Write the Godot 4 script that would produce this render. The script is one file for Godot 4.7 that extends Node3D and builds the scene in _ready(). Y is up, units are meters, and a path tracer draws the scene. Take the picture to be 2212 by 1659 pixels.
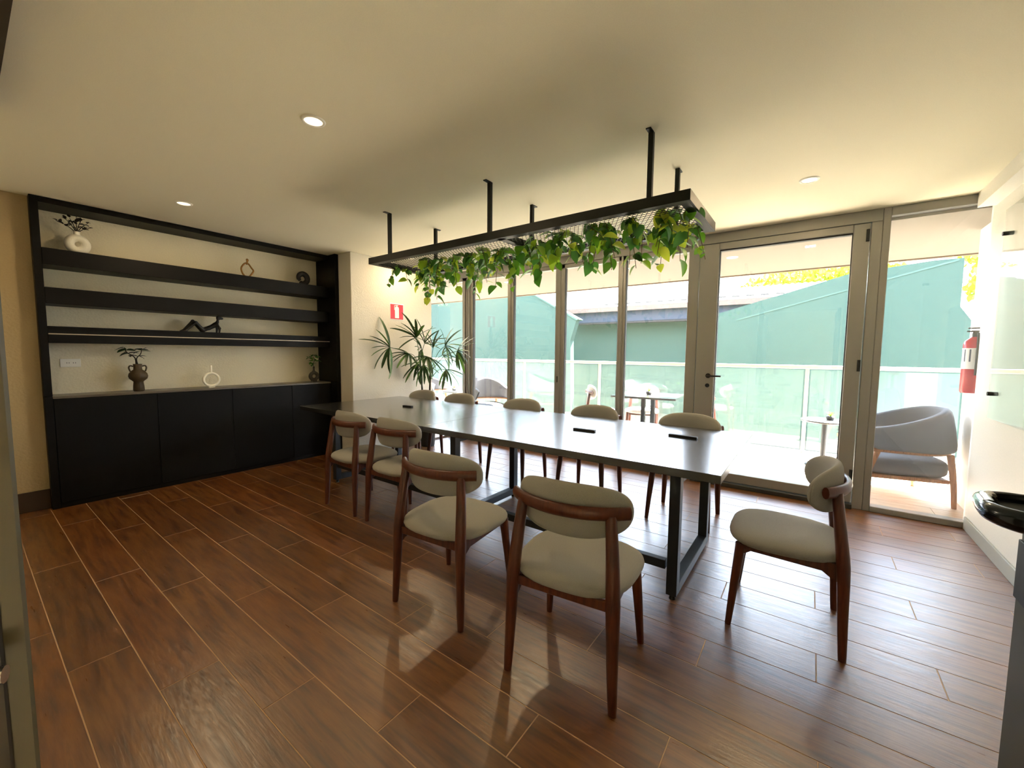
extends Node3D
# A dining room in a common area: camera near the door, black wall unit on the left, window wall with a terrace behind.
# x runs along the window wall, z towards the viewer, y up; metres; the camera stands at x = 0, z = 0.

const CEIL := 2.598
const XF := -5.114      # front of the black wall unit
const XB := -5.41       # wall behind its shelves
const ZW := -4.68       # inner face of the glazing
const EXPOSURE := 2.65
const SKY := 2.2
const SUN := 22.0
const LAMP := 0.36

var M := {}
var names := {}
var rng := RandomNumberGenerator.new()

# ---------------------------------------------------------------- bookkeeping
func numbered(n: String) -> String:
	if not names.has(n):
		names[n] = 0
		return n
	names[n] += 1
	return "%s_%03d" % [n, names[n]]

func tag(o: Node, label := "", category := "", group := "", kind := "") -> Node:
	if label: o.set_meta("label", label)
	if category: o.set_meta("category", category)
	if group: o.set_meta("group", group)
	if kind: o.set_meta("kind", kind)
	return o

func thing(n: String, label: String, category: String, at := Vector3.ZERO, turn := 0.0, group := "") -> Node3D:
	var o := Node3D.new()
	o.name = numbered(n)
	add_child(o)
	o.position = at
	o.rotation.y = turn
	tag(o, label, category, group)
	return o

func copy_of(src: Node3D, label: String, at: Vector3, turn := 0.0) -> Node3D:
	var o: Node3D = src.duplicate()
	var base := String(src.name)
	var cut := base.rfind("_0")
	if cut > 0: base = base.substr(0, cut)
	o.name = numbered(base)
	add_child(o)
	o.position = at
	o.rotation = Vector3(0, turn, 0)
	o.set_meta("label", label)
	return o

func part(n: String, st: SurfaceTool, m: Material, parent: Node = null, at := Vector3.ZERO) -> MeshInstance3D:
	st.generate_normals()
	return inst(n, st.commit(), m, parent, at)

func inst(n: String, mesh: Mesh, m: Material, parent: Node = null, at := Vector3.ZERO) -> MeshInstance3D:
	var o := MeshInstance3D.new()
	o.mesh = mesh
	o.material_override = m
	o.position = at
	if parent == null:
		o.name = numbered(n)
		add_child(o)
	else:
		o.name = n
		parent.add_child(o, true)
	return o

func structure(n: String, st: SurfaceTool, m: Material) -> MeshInstance3D:
	var o := part(n, st, m)
	o.set_meta("kind", "structure")
	return o

func group_structure(n: String) -> Node3D:
	var o := Node3D.new()
	o.name = numbered(n)
	add_child(o)
	o.set_meta("kind", "structure")
	return o

# ---------------------------------------------------------------- shapes
func mb(smooth := true) -> SurfaceTool:
	var st := SurfaceTool.new()
	st.begin(Mesh.PRIMITIVE_TRIANGLES)
	st.set_smooth_group(0 if smooth else -1)
	return st

func tri(st: SurfaceTool, a: Vector3, b: Vector3, c: Vector3) -> void:
	# a, b, c counter-clockwise seen from outside
	st.add_vertex(a); st.add_vertex(c); st.add_vertex(b)

func quad(st: SurfaceTool, a: Vector3, b: Vector3, c: Vector3, d: Vector3) -> void:
	tri(st, a, b, c)
	tri(st, a, c, d)

func otri(st: SurfaceTool, a: Vector3, b: Vector3, c: Vector3, o: Vector3) -> void:
	if (b - a).cross(c - a).dot((a + b + c) / 3.0 - o) < 0.0: tri(st, a, c, b)
	else: tri(st, a, b, c)

func oquad(st: SurfaceTool, a: Vector3, b: Vector3, c: Vector3, d: Vector3, o: Vector3) -> void:
	otri(st, a, b, c, o)
	otri(st, a, c, d, o)

func bx(st: SurfaceTool, lo: Vector3, hi: Vector3, bevel := 0.0, xf := Transform3D.IDENTITY) -> void:
	# a box with chamfered edges between two corners
	st.set_smooth_group(-1)
	var l := Vector3(minf(lo.x, hi.x), minf(lo.y, hi.y), minf(lo.z, hi.z))
	var u := Vector3(maxf(lo.x, hi.x), maxf(lo.y, hi.y), maxf(lo.z, hi.z))
	var c := (l + u) / 2.0
	var h := (u - l) / 2.0
	var b := minf(bevel, minf(h.x, minf(h.y, h.z)) * 0.49)
	var o := xf * c
	var v := func(s: Vector3, axis: int) -> Vector3:
		var p := Vector3.ZERO
		for k in 3:
			p[k] = s[k] * (h[k] - (0.0 if k == axis else b))
		return xf * (c + p)
	for axis in 3:
		var e: int = (axis + 1) % 3
		var f: int = (axis + 2) % 3
		for sg in [-1.0, 1.0]:
			var q := []
			for w in [[-1.0, -1.0], [1.0, -1.0], [1.0, 1.0], [-1.0, 1.0]]:
				var s := Vector3.ZERO
				s[axis] = sg; s[e] = w[0]; s[f] = w[1]
				q.append(v.call(s, axis))
			oquad(st, q[0], q[1], q[2], q[3], o)
	if b <= 0.0: return
	for axis in 3:
		var e: int = (axis + 1) % 3
		var f: int = (axis + 2) % 3
		for w in [[-1.0, -1.0], [1.0, -1.0], [1.0, 1.0], [-1.0, 1.0]]:
			var s0 := Vector3.ZERO
			var s1 := Vector3.ZERO
			s0[axis] = -1.0; s1[axis] = 1.0
			s0[e] = w[0]; s1[e] = w[0]; s0[f] = w[1]; s1[f] = w[1]
			oquad(st, v.call(s0, e), v.call(s1, e), v.call(s1, f), v.call(s0, f), o)
	for sx in [-1.0, 1.0]:
		for sy in [-1.0, 1.0]:
			for sz in [-1.0, 1.0]:
				var s := Vector3(sx, sy, sz)
				otri(st, v.call(s, 0), v.call(s, 1), v.call(s, 2), o)

func box(lo: Vector3, hi: Vector3, bevel := 0.0) -> SurfaceTool:
	var st := mb(false)
	bx(st, lo, hi, bevel)
	return st

func grid(st: SurfaceTool, nu: int, nv: int, fn: Callable, flip := false) -> void:
	# fn(u, v) with u, v in 0..1; outside is where the u direction x v direction points
	st.set_smooth_group(0)
	var pts := []
	for i in nu + 1:
		var row := PackedVector3Array()
		for j in nv + 1:
			row.append(fn.call(float(i) / nu, float(j) / nv))
		pts.append(row)
	for i in nu:
		for j in nv:
			var a: Vector3 = pts[i][j]
			var b: Vector3 = pts[i + 1][j]
			var c: Vector3 = pts[i + 1][j + 1]
			var d: Vector3 = pts[i][j + 1]
			if flip: quad(st, a, d, c, b)
			else: quad(st, a, b, c, d)

func smooth_path(pts: Array, per := 6, closed := false) -> PackedVector3Array:
	var out := PackedVector3Array()
	var n := pts.size()
	var last := n if closed else n - 1
	for i in last:
		var p0: Vector3 = pts[(i - 1 + n) % n] if closed or i > 0 else pts[i]
		var p1: Vector3 = pts[i]
		var p2: Vector3 = pts[(i + 1) % n]
		var p3: Vector3 = pts[(i + 2) % n] if closed or i + 2 < n else p2
		for k in per:
			out.append(p1.cubic_interpolate(p2, p0, p3, float(k) / per))
	if not closed: out.append(pts[n - 1])
	return out

func tube(st: SurfaceTool, pts: PackedVector3Array, r: Array, sides := 10, closed := false, flat := 1.0, up := Vector3.UP) -> void:
	# r: radii spread evenly along the path; flat squeezes the section across "up"
	st.set_smooth_group(0)
	var n := pts.size()
	var rings := []
	var nrm := Vector3.ZERO
	for i in n:
		var a := pts[(i - 1 + n) % n] if closed or i > 0 else pts[i]
		var b := pts[(i + 1) % n] if closed or i < n - 1 else pts[i]
		var t := (b - a).normalized()
		if nrm == Vector3.ZERO:
			nrm = up - t * up.dot(t)
			if nrm.length() < 0.05: nrm = Vector3.RIGHT - t * t.x
		nrm = (nrm - t * nrm.dot(t)).normalized()
		var bin := t.cross(nrm)
		var f := float(i) / (n - 1) * (r.size() - 1)
		var k := mini(int(f), r.size() - 2) if r.size() > 1 else 0
		var rad: float = r[0] if r.size() == 1 else lerpf(r[k], r[k + 1], f - k)
		var ring := PackedVector3Array()
		for j in sides:
			var w := TAU * j / sides
			ring.append(pts[i] + (nrm * cos(w) + bin * sin(w) * flat) * rad)
		rings.append(ring)
	var m := n if closed else n - 1
	for i in m:
		var p: PackedVector3Array = rings[i]
		var q: PackedVector3Array = rings[(i + 1) % n]
		for j in sides:
			var j2 := (j + 1) % sides
			quad(st, p[j], p[j2], q[j2], q[j])
	if closed: return
	st.set_smooth_group(-1)
	for j in sides:
		var j2 := (j + 1) % sides
		otri(st, pts[0], rings[0][j], rings[0][j2], pts[1])
		otri(st, pts[n - 1], rings[n - 1][j], rings[n - 1][j2], pts[n - 2])

func rod(st: SurfaceTool, a: Vector3, b: Vector3, ra: float, rb := -1.0, sides := 10) -> void:
	tube(st, PackedVector3Array([a, b]), [ra, ra if rb < 0.0 else rb], sides)

func lathe(st: SurfaceTool, prof: Array, seg := 24, at := Vector3.ZERO) -> void:
	# prof: [radius, height] from the bottom up
	var p := PackedVector2Array()
	for e in prof: p.append(Vector2(e[0], e[1]))
	grid(st, p.size() - 1, seg, func(u: float, v: float) -> Vector3:
		var e := p[roundi(u * (p.size() - 1))]
		return at + Vector3(e.x * cos(v * TAU), e.y, e.x * sin(v * TAU)))

func ring(st: SurfaceTool, c: Vector3, big: Vector2, small: Vector2, seg := 28, side := 12, xf := Basis.IDENTITY) -> void:
	# a torus standing in its local y-z plane; big = half height, half width; small = section along the plane and across it
	grid(st, seg, side, func(u: float, v: float) -> Vector3:
		var a := u * TAU
		var b := v * TAU
		var d := Vector3(0, sin(a), cos(a))
		var p := Vector3(0, sin(a) * big.x, cos(a) * big.y) + d * cos(b) * small.x + Vector3(sin(b) * small.y, 0, 0)
		return c + xf * p, true)

func prism(st: SurfaceTool, pts: Array, depth: Vector3) -> void:
	# a polygon given by points in space, pushed along depth
	st.set_smooth_group(-1)
	var n := pts.size()
	var o := Vector3.ZERO
	for p in pts: o += p
	o = o / n + depth / 2.0
	var nn: Vector3 = (pts[1] - pts[0]).cross(pts[2] - pts[0]).normalized()
	var ux: Vector3 = (pts[1] - pts[0]).normalized()
	var uy := nn.cross(ux)
	var flat := PackedVector2Array()
	for p in pts: flat.append(Vector2((p - pts[0]).dot(ux), (p - pts[0]).dot(uy)))
	var ids := Geometry2D.triangulate_polygon(flat)
	for k in range(0, ids.size(), 3):
		var a: Vector3 = pts[ids[k]]
		var b: Vector3 = pts[ids[k + 1]]
		var c: Vector3 = pts[ids[k + 2]]
		var face := (b - a).cross(c - a)
		if face.dot(depth) > 0.0:
			tri(st, a, c, b); tri(st, a + depth, b + depth, c + depth)
		else:
			tri(st, a, b, c); tri(st, a + depth, c + depth, b + depth)
	var area := 0.0
	for i in n: area += flat[i].cross(flat[(i + 1) % n])
	var turn := area * nn.dot(depth) > 0.0
	for i in n:
		var a: Vector3 = pts[i]
		var b: Vector3 = pts[(i + 1) % n]
		if turn: quad(st, a, b, b + depth, a + depth)
		else: quad(st, b, a, a + depth, b + depth)

func blob(st: SurfaceTool, bones: Array, cell: float, k := 0.012) -> void:
	# bones: [a, b, ra, rb]; tapered capsules joined smoothly and meshed as surface nets
	st.set_smooth_group(0)
	var lo := Vector3(1e9, 1e9, 1e9)
	var hi := -lo
	for b in bones:
		for e in 2:
			var r: float = b[2 + e] + cell * 2.5
			lo = lo.min(b[e] - Vector3(r, r, r)); hi = hi.max(b[e] + Vector3(r, r, r))
	var n := Vector3i(((hi - lo) / cell).ceil()) + Vector3i.ONE
	var f := PackedFloat32Array()
	f.resize(n.x * n.y * n.z)
	for x in n.x:
		for y in n.y:
			for z in n.z:
				var p := lo + Vector3(x, y, z) * cell
				var d := 1e9
				for b in bones:
					var ab: Vector3 = b[1] - b[0]
					var t: float = clampf((p - b[0]).dot(ab) / maxf(ab.length_squared(), 1e-9), 0.0, 1.0)
					var e: float = p.distance_to(b[0] + ab * t) - lerpf(b[2], b[3], t)
					var h := clampf(0.5 + 0.5 * (e - d) / k, 0.0, 1.0) if d < 1e8 else 0.0
					d = e if d > 1e8 else lerpf(e, d, h) - k * h * (1.0 - h)
				f[(x * n.y + y) * n.z + z] = d
	var at := func(x: int, y: int, z: int) -> int: return (x * n.y + y) * n.z + z
	var vert := {}
	for x in n.x - 1:
		for y in n.y - 1:
			for z in n.z - 1:
				var sum := Vector3.ZERO
				var cnt := 0
				for axis in 3:
					for w in 4:
						var a := Vector3i(x, y, z)
						a[(axis + 1) % 3] += w & 1
						a[(axis + 2) % 3] += w >> 1
						var b := a
						b[axis] += 1
						var fa := f[at.call(a.x, a.y, a.z)]
						var fb := f[at.call(b.x, b.y, b.z)]
						if (fa < 0.0) != (fb < 0.0):
							sum += Vector3(a) + Vector3(b - a) * (fa / (fa - fb))
							cnt += 1
				if cnt: vert[Vector3i(x, y, z)] = lo + sum / cnt * cell
	for x in range(1, n.x - 1):
		for y in range(1, n.y - 1):
			for z in range(1, n.z - 1):
				var fa := f[at.call(x, y, z)]
				for axis in 3:
					var b := Vector3i(x, y, z)
					b[axis] += 1
					var fb := f[at.call(b.x, b.y, b.z)]
					if (fa < 0.0) == (fb < 0.0): continue
					var q := []
					for w in [[0, 0], [1, 0], [1, 1], [0, 1]]:
						var c := Vector3i(x, y, z)
						c[(axis + 1) % 3] -= w[0]
						c[(axis + 2) % 3] -= w[1]
						q.append(vert[c])
					if fa < 0.0: quad(st, q[0], q[1], q[2], q[3])
					else: quad(st, q[0], q[3], q[2], q[1])

# ---------------------------------------------------------------- materials
func noise_tex(seed_: int, freq: float, colors: Array, octaves := 4, size := 512, normal := 0.0) -> NoiseTexture2D:
	var n := FastNoiseLite.new()
	n.seed = seed_
	n.noise_type = FastNoiseLite.TYPE_SIMPLEX_SMOOTH
	n.frequency = freq
	n.fractal_octaves = octaves
	var t := NoiseTexture2D.new()
	t.width = size; t.height = size
	t.seamless = true
	t.noise = n
	if normal > 0.0:
		t.as_normal_map = true
		t.bump_strength = normal
	else:
		var g := Gradient.new()
		var off := PackedFloat32Array()
		var col := PackedColorArray()
		for i in colors.size():
			off.append(float(i) / (colors.size() - 1))
			col.append(colors[i])
		g.offsets = off
		g.colors = col
		t.color_ramp = g
	return t

func hexc(s: String) -> Color:
	return Color(s)

func mat(color: Color, rough := 0.6, metal := 0.0, spec := 0.5) -> StandardMaterial3D:
	var m := StandardMaterial3D.new()
	m.albedo_color = color
	m.roughness = rough
	m.metallic = metal
	m.metallic_specular = spec
	return m

func tex(m: StandardMaterial3D, albedo: Texture2D, scale: Vector3, world := false, bump: Texture2D = null, bump_scale := 1.0) -> StandardMaterial3D:
	m.albedo_texture = albedo
	m.uv1_triplanar = true
	m.uv1_world_triplanar = world
	m.uv1_scale = scale
	if bump:
		m.normal_enabled = true
		m.normal_texture = bump
		m.normal_scale = bump_scale
	return m

func materials() -> void:
	var speck := noise_tex(3, 0.2, [Color(0.97, 0.97, 0.97), Color(1, 1, 1)], 2, 256)
	var fine_bump := noise_tex(5, 0.12, [], 3, 256, 4.0)
	M.ceiling = tex(mat(hexc("ece5cb"), 0.9), speck, Vector3(3, 3, 3), true)
	M.wall_tan = tex(mat(hexc("b49f76"), 0.85), speck, Vector3(1.3, 1.3, 1.3), true, fine_bump, 0.15)
	M.wall = tex(mat(hexc("ebe1c4"), 0.85), speck, Vector3(1.3, 1.3, 1.3), true, fine_bump, 0.15)
	M.wall_white = tex(mat(hexc("d6d0c2"), 0.75), speck, Vector3(1.3, 1.3, 1.3), true, fine_bump, 0.15)
	M.wall_right = tex(mat(hexc("eceadf"), 0.5), speck, Vector3(1.3, 1.3, 1.3), true)
	M.stucco = tex(mat(hexc("efece4"), 0.85), speck, Vector3(1, 1, 1), true)
	# wood-look floor tiles: streaks run along x; a few boards of different tone
	var grain := noise_tex(11, 0.01, [hexc("432006"), hexc("5f330c"), hexc("744413"), hexc("835420"), hexc("57330e")], 5, 1024)
	var grain_bump := noise_tex(12, 0.06, [], 4, 512, 3.0)
	var grain_rough := noise_tex(13, 0.03, [Color(0.62, 0.62, 0.62), Color(1, 1, 1)], 4, 512)
	M.planks = []
	for i in 6:
		var tint: Color = [Color(1, 1, 1), Color(0.93, 0.92, 0.9), Color(1.0, 0.95, 0.9), Color(0.96, 0.95, 0.95), Color(0.9, 0.87, 0.85), Color(1.0, 0.98, 0.95)][i]
		var p := tex(mat(tint, 0.42, 0.0, 1.0), grain, Vector3(0.22, 2.4, 2.4), true, grain_bump, 0.14)
		p.roughness_texture = grain_rough
		p.clearcoat_enabled = true
		p.clearcoat = 1.0
		p.clearcoat_roughness = 0.36
		p.uv1_offset = Vector3(0.37 * i, 0.0, 0.23 * i)
		M.planks.append(p)
	M.grout = mat(hexc("c9a684"), 0.85)
	M.terrace_planks = []
	for i in 3:
		var tp := tex(mat([Color(1, 1, 1), Color(0.9, 0.9, 0.88), Color(0.97, 0.93, 0.9)][i], 0.45), noise_tex(15 + i, 0.02, [hexc("b3a08a"), hexc("cabba6"), hexc("d6c9b5")], 5, 512), Vector3(0.35, 2.6, 2.6), true, grain_bump, 0.3)
		M.terrace_planks.append(tp)
	# joinery
	M.black = tex(mat(hexc("0c0b0a"), 0.5, 0.0, 0.3), noise_tex(21, 0.03, [Color(0.8, 0.8, 0.8), Color(1, 1, 1)], 3, 256), Vector3(0.6, 6, 0.6))
	M.black_door = tex(mat(hexc("0b0b0a"), 0.55, 0.0, 0.3), noise_tex(22, 0.03, [Color(0.85, 0.85, 0.85), Color(1, 1, 1)], 3, 256), Vector3(6, 0.6, 6))
	M.cabinet_top = mat(hexc("5d5549"), 0.35)
	M.baseboard_dark = mat(hexc("3a2817"), 0.5)
	M.baseboard = mat(hexc("a9aaa0"), 0.5)
	# table
	M.table = tex(mat(hexc("2b2b2a"), 0.24, 0.0, 0.8), noise_tex(31, 0.2, [Color(0.82, 0.82, 0.85), Color(1, 1, 1)], 3, 512), Vector3(3, 3, 3), false, noise_tex(32, 0.35, [], 2, 512, 1.2), 0.25)
	M.table.clearcoat_enabled = true
	M.table.clearcoat = 1.0
	M.table.clearcoat_roughness = 0.2
	M.table_edge = mat(hexc("4a4845"), 0.4)
	M.steel = mat(hexc("2d3238"), 0.4, 0.5)
	M.black_metal = mat(hexc("15140f"), 0.5, 0.2)
	M.rack = mat(hexc("13160f"), 0.45, 0.1, 0.4)
	# chairs
	M.chair_wood = tex(mat(hexc("5f2d1a"), 0.36), noise_tex(41, 0.03, [Color(0.62, 0.55, 0.5), Color(0.9, 0.88, 0.86), Color(1, 1, 1)], 4, 256), Vector3(7, 0.8, 7))
	var weave := noise_tex(43, 0.35, [], 2, 256, 6.0)
	M.chair_fabric = tex(mat(hexc("a3a099"), 0.9), noise_tex(42, 0.25, [Color(0.86, 0.86, 0.86), Color(1, 1, 1)], 2, 256), Vector3(5, 5, 5), false, weave, 0.5)
	M.chair_fabric.rim_enabled = true
	M.chair_fabric.rim = 0.25
	M.terrace_fabric = tex(mat(hexc("d8d2ca"), 0.9), M.chair_fabric.albedo_texture, Vector3(5, 5, 5), false, weave, 0.4)
	M.lounge_fabric = tex(mat(hexc("6c6e74"), 0.9), M.chair_fabric.albedo_texture, Vector3(5, 5, 5), false, weave, 0.4)
	M.lounge_inner = tex(mat(hexc("a3969c"), 0.9), M.chair_fabric.albedo_texture, Vector3(5, 5, 5), false, weave, 0.4)
	M.oak = tex(mat(hexc("b07a52"), 0.45), M.chair_wood.albedo_texture, Vector3(7, 0.8, 7))
	# glazing
	M.frame = mat(hexc("8f8d88"), 0.38, 0.35)
	M.frame_dark = mat(hexc("33312c"), 0.5)
	M.rubber = mat(hexc("1b1a18"), 0.6)
	M.glass = mat(Color(0.96, 0.99, 0.98, 0.04), 0.0)
	M.glass.transparency = BaseMaterial3D.TRANSPARENCY_ALPHA
	M.rail_glass = mat(Color(0.8, 0.95, 0.9, 0.05), 0.0)
	M.rail_glass.transparency = BaseMaterial3D.TRANSPARENCY_ALPHA
	M.board_glass = mat(Color(0.86, 0.95, 0.92, 0.1), 0.0)
	M.board_glass.transparency = BaseMaterial3D.TRANSPARENCY_ALPHA
	M.rail = mat(hexc("b5aa98"), 0.4, 0.3)
	M.chrome = mat(hexc("c9ccd0"), 0.12, 1.0)
	M.dark_chrome = mat(hexc("3b4048"), 0.16, 1.0)
	# outside
	M.teal = tex(mat(hexc("334c43"), 0.85), noise_tex(51, 0.02, [Color(0.86, 0.9, 0.9), Color(0.97, 1, 1), Color(1, 1, 1), Color(0.9, 0.95, 0.95)], 5, 512), Vector3(0.25, 1.6, 0.25), true)
	M.teal_trim = mat(hexc("3c584e"), 0.7)
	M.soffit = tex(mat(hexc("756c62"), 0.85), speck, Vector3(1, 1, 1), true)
	M.soffit_edge = mat(hexc("6c5a48"), 0.6)
	M.roof = mat(hexc("dcd9d2"), 0.6)
	M.roof_edge = mat(hexc("6a574d"), 0.7)
	M.fascia = mat(hexc("2f3a4a"), 0.7)
	M.earth = mat(hexc("59564a"), 0.95)
	M.concrete = mat(hexc("b9b3a6"), 0.9)
	# greenery
	M.leaf = []
	for c in ["2f5a17", "52801f", "7d9c28", "a9b53a", "3c6b2c"]:
		var lm := mat(hexc(c), 0.42)
		lm.backlight_enabled = true
		lm.backlight = hexc(c) * 1.15
		M.leaf.append(lm)
	M.vine_stem = mat(hexc("5a4a26"), 0.7)
	M.palm = mat(hexc("26421c"), 0.45)
	M.palm.backlight_enabled = true
	M.palm.backlight = hexc("33521e") * 0.6
	M.palm_light = mat(hexc("3f6228"), 0.45)
	M.palm_light.backlight_enabled = true
	M.palm_light.backlight = hexc("557a2a") * 0.7
	M.trunk = tex(mat(hexc("43321f"), 0.85), noise_tex(61, 0.08, [Color(0.5, 0.5, 0.5), Color(1, 1, 1)], 3, 128), Vector3(3, 12, 3))
	M.tree_leaf = mat(hexc("a9b83c"), 0.6)
	M.tree_leaf.backlight_enabled = true
	M.tree_leaf.backlight = hexc("c4cc48") * 1.0
	M.tree_leaf.vertex_color_use_as_albedo = true
	M.pot_dark = mat(hexc("2a2926"), 0.5)
	M.soil = mat(hexc("2c2118"), 0.95)
	# ornaments
	M.cream = tex(mat(hexc("faf6e6"), 0.5), noise_tex(71, 0.15, [Color(0.92, 0.92, 0.92), Color(1, 1, 1)], 3, 128), Vector3(6, 6, 6))
	M.umber = tex(mat(hexc("4d3d22"), 0.6), noise_tex(72, 0.12, [Color(0.7, 0.7, 0.7), Color(1, 1, 1)], 3, 128), Vector3(6, 6, 6))
	M.bronze = mat(hexc("9a6f33"), 0.4, 0.6)
	M.char = mat(hexc("1f1c17"), 0.55)
	M.grey_pot = mat(hexc("3e3a31"), 0.65)
	M.twig = mat(hexc("241a10"), 0.8)
	M.white_plastic = mat(hexc("f2efe4"), 0.45)
	M.sign_red = mat(hexc("c81f2c"), 0.4)
	M.sign_white = mat(hexc("f6f3ee"), 0.4)
	M.ext_red = mat(hexc("b3152c"), 0.25)
	M.label = mat(hexc("d9dbdc"), 0.5)
	M.navy = mat(hexc("26344f"), 0.5)
	M.door_panel = mat(hexc("4a4634"), 0.55)
	M.casing = mat(hexc("4f4630"), 0.5)
	M.dark_wood = mat(hexc("2c2113"), 0.6)

# ---------------------------------------------------------------- camera, sky, sun, exposure
func view_and_light() -> void:
	var yaw := deg_to_rad(-36.2255)
	var pitch := deg_to_rad(4.355)
	var roll := deg_to_rad(0.4975)
	var fwd := Vector3(sin(yaw) * cos(pitch), -sin(pitch), -cos(yaw) * cos(pitch))
	var right := Vector3(cos(yaw), 0, sin(yaw))
	var up := right.cross(fwd)
	var r2 := right * cos(roll) + up * sin(roll)
	var u2 := up * cos(roll) - right * sin(roll)
	var cam := Camera3D.new()
	cam.name = "camera"
	add_child(cam)
	cam.transform = Transform3D(Basis(r2, u2, -fwd), Vector3(0, 1.36, 0))
	cam.fov = 86.533
	cam.near = 0.01
	cam.far = 200.0
	cam.current = true
	var sm := ProceduralSkyMaterial.new()
	sm.sky_top_color = Color(0.82, 0.9, 1.0)
	sm.sky_horizon_color = Color(1.0, 1.0, 1.0)
	sm.sky_energy_multiplier = SKY
	sm.ground_bottom_color = Color(0.55, 0.53, 0.5)
	sm.ground_horizon_color = Color(0.7, 0.68, 0.64)
	sm.ground_energy_multiplier = 1.0
	sm.sun_angle_max = 1.0
	var sky := Sky.new()
	sky.sky_material = sm
	var env := Environment.new()
	env.background_mode = Environment.BG_SKY
	env.sky = sky
	env.tonemap_mode = Environment.TONE_MAPPER_LINEAR
	env.tonemap_exposure = EXPOSURE
	env.sdfgi_enabled = true
	env.ssao_enabled = true
	env.ssil_enabled = true
	var we := WorldEnvironment.new()
	we.name = "world"
	we.environment = env
	add_child(we)
	var sun := DirectionalLight3D.new()
	sun.name = "sun"
	add_child(sun)
	sun.look_at_from_position(Vector3(1.0, 6.4, -2.9), Vector3.ZERO, Vector3.UP)
	sun.light_energy = SUN
	sun.light_color = Color(1.0, 0.99, 0.97)
	sun.light_angular_distance = 0.6
	sun.shadow_enabled = true

# ---------------------------------------------------------------- room
func room() -> void:
	var r0 := 0.03
	structure("ceiling", box(Vector3(-5.7, CEIL, 0.2), Vector3(1.4, 2.9, -4.74)), M.ceiling)
	# left wall behind the unit, its furred-out piece beside the unit, and the projecting wall by the palm
	var st := mb(false)
	bx(st, Vector3(-5.7, 0, 0.2), Vector3(XB, CEIL, -2.975))
	structure("wall_left", st, M.wall)
	structure("wall_left_front", box(Vector3(XB, 0, r0), Vector3(-5.205, CEIL, -0.42)), M.wall_tan)
	st = mb(false)
	bx(st, Vector3(-5.7, 0, -2.975), Vector3(-4.687, CEIL, -4.316), 0.004)
	structure("wall_palm_side", st, M.wall_white)
	st = mb(false)
	bx(st, Vector3(1.05, 0, 0.2), Vector3(1.3, CEIL, -4.74))
	bx(st, Vector3(0.955, 2.49, 0.03), Vector3(1.06, CEIL, -4.66))
	structure("wall_right", st, M.wall_right)
	# near wall with the doorway the camera looks through, and the corridor behind it
	st = mb(false)
	bx(st, Vector3(-5.7, 0, r0), Vector3(-0.88, CEIL, 0.2))
	bx(st, Vector3(0.42, 0, r0), Vector3(1.3, CEIL, 0.2))
	bx(st, Vector3(-0.88, 2.2, r0), Vector3(0.42, CEIL, 0.2))
	structure("wall_near", st, M.wall)
	st = mb(false)
	bx(st, Vector3(-2.0, -0.1, 1.9), Vector3(1.6, 2.9, 2.0))
	bx(st, Vector3(-2.1, -0.1, 0.2), Vector3(-2.0, 2.9, 2.0))
	bx(st, Vector3(1.6, -0.1, 0.2), Vector3(1.7, 2.9, 2.0))
	bx(st, Vector3(-2.0, 2.6, 0.2), Vector3(1.6, 2.9, 1.9))
	bx(st, Vector3(-2.0, -0.1, 0.2), Vector3(1.6, 0.0, 1.9))
	structure("wall_corridor", st, M.wall)
	structure("trim_1", box(Vector3(-3.4, 2.45, -0.171), Vector3(-0.95, CEIL, r0)), M.dark_wood)
	structure("baseboard_left", box(Vector3(-5.205, 0, r0), Vector3(-5.19, 0.167, -0.42), 0.002), M.baseboard_dark)
	structure("baseboard_right", box(Vector3(1.05, 0, r0), Vector3(1.036, 0.1, -4.66), 0.003), M.baseboard)
	structure("baseboard_palm_side", box(Vector3(-4.687, 0, -2.98), Vector3(-4.675, 0.1, -4.3), 0.002), M.baseboard)
	floor_boards()

func floor_boards() -> void:
	var f := structure("floor", box(Vector3(-5.7, -0.12, 0.2), Vector3(1.3, -0.0013, -4.74)), M.grout)
	lay(f, -5.42, 1.06, 0.205, -4.70, M.planks)
	var t := structure("floor_terrace", box(Vector3(-9.5, -0.16, -4.30), Vector3(1.9, -0.003, -7.15)), M.concrete)
	lay(t, -7.5, 1.6, -4.715, -7.05, M.terrace_planks)

func lay(parent: Node3D, x0: float, x1: float, z0: float, z1: float, mats: Array) -> void:
	var w := 0.205
	var length := 1.275
	var gap := 0.004
	var shared := {}
	var row := 0
	if z0 < -1.0: row = roundi(-z0 / w)
	var zt := z0 if z0 > -1.0 else -row * w
	while zt > z1 + 0.02:
		var zb := maxf(zt - w, z1)
		var r := roundi(-zt / w)
		var x := fposmod(-2.885 + 0.4245 * r - x0, length) + x0 - length
		while x < x1:
			var a := maxf(x, x0)
			var b := minf(x + length, x1)
			if b - a > 0.02:
				var size := Vector3(snappedf(b - a - gap, 0.0005), 0.012, snappedf(zt - zb - gap, 0.0005))
				if not shared.has(size):
					var st := mb(false)
					bx(st, -size / 2.0, size / 2.0, 0.0008)
					st.generate_normals()
					shared[size] = st.commit()
				var h := absi(int(hash(Vector2i(r, roundi(x * 10))))) % mats.size()
				inst("plank", shared[size], mats[h], parent, Vector3((a + b) / 2.0, -0.006, (zt + zb) / 2.0))
			x += length
		zt -= w

# ---------------------------------------------------------------- glazing
func frame_box(parent: Node, n: String, x0: float, x1: float, y0: float, y1: float, m: Material, z0 := -4.74, z1 := ZW, bev := 0.004) -> MeshInstance3D:
	return part(n, box(Vector3(x0, y0, z0), Vector3(x1, y1, z1), bev), m, parent)

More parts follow.
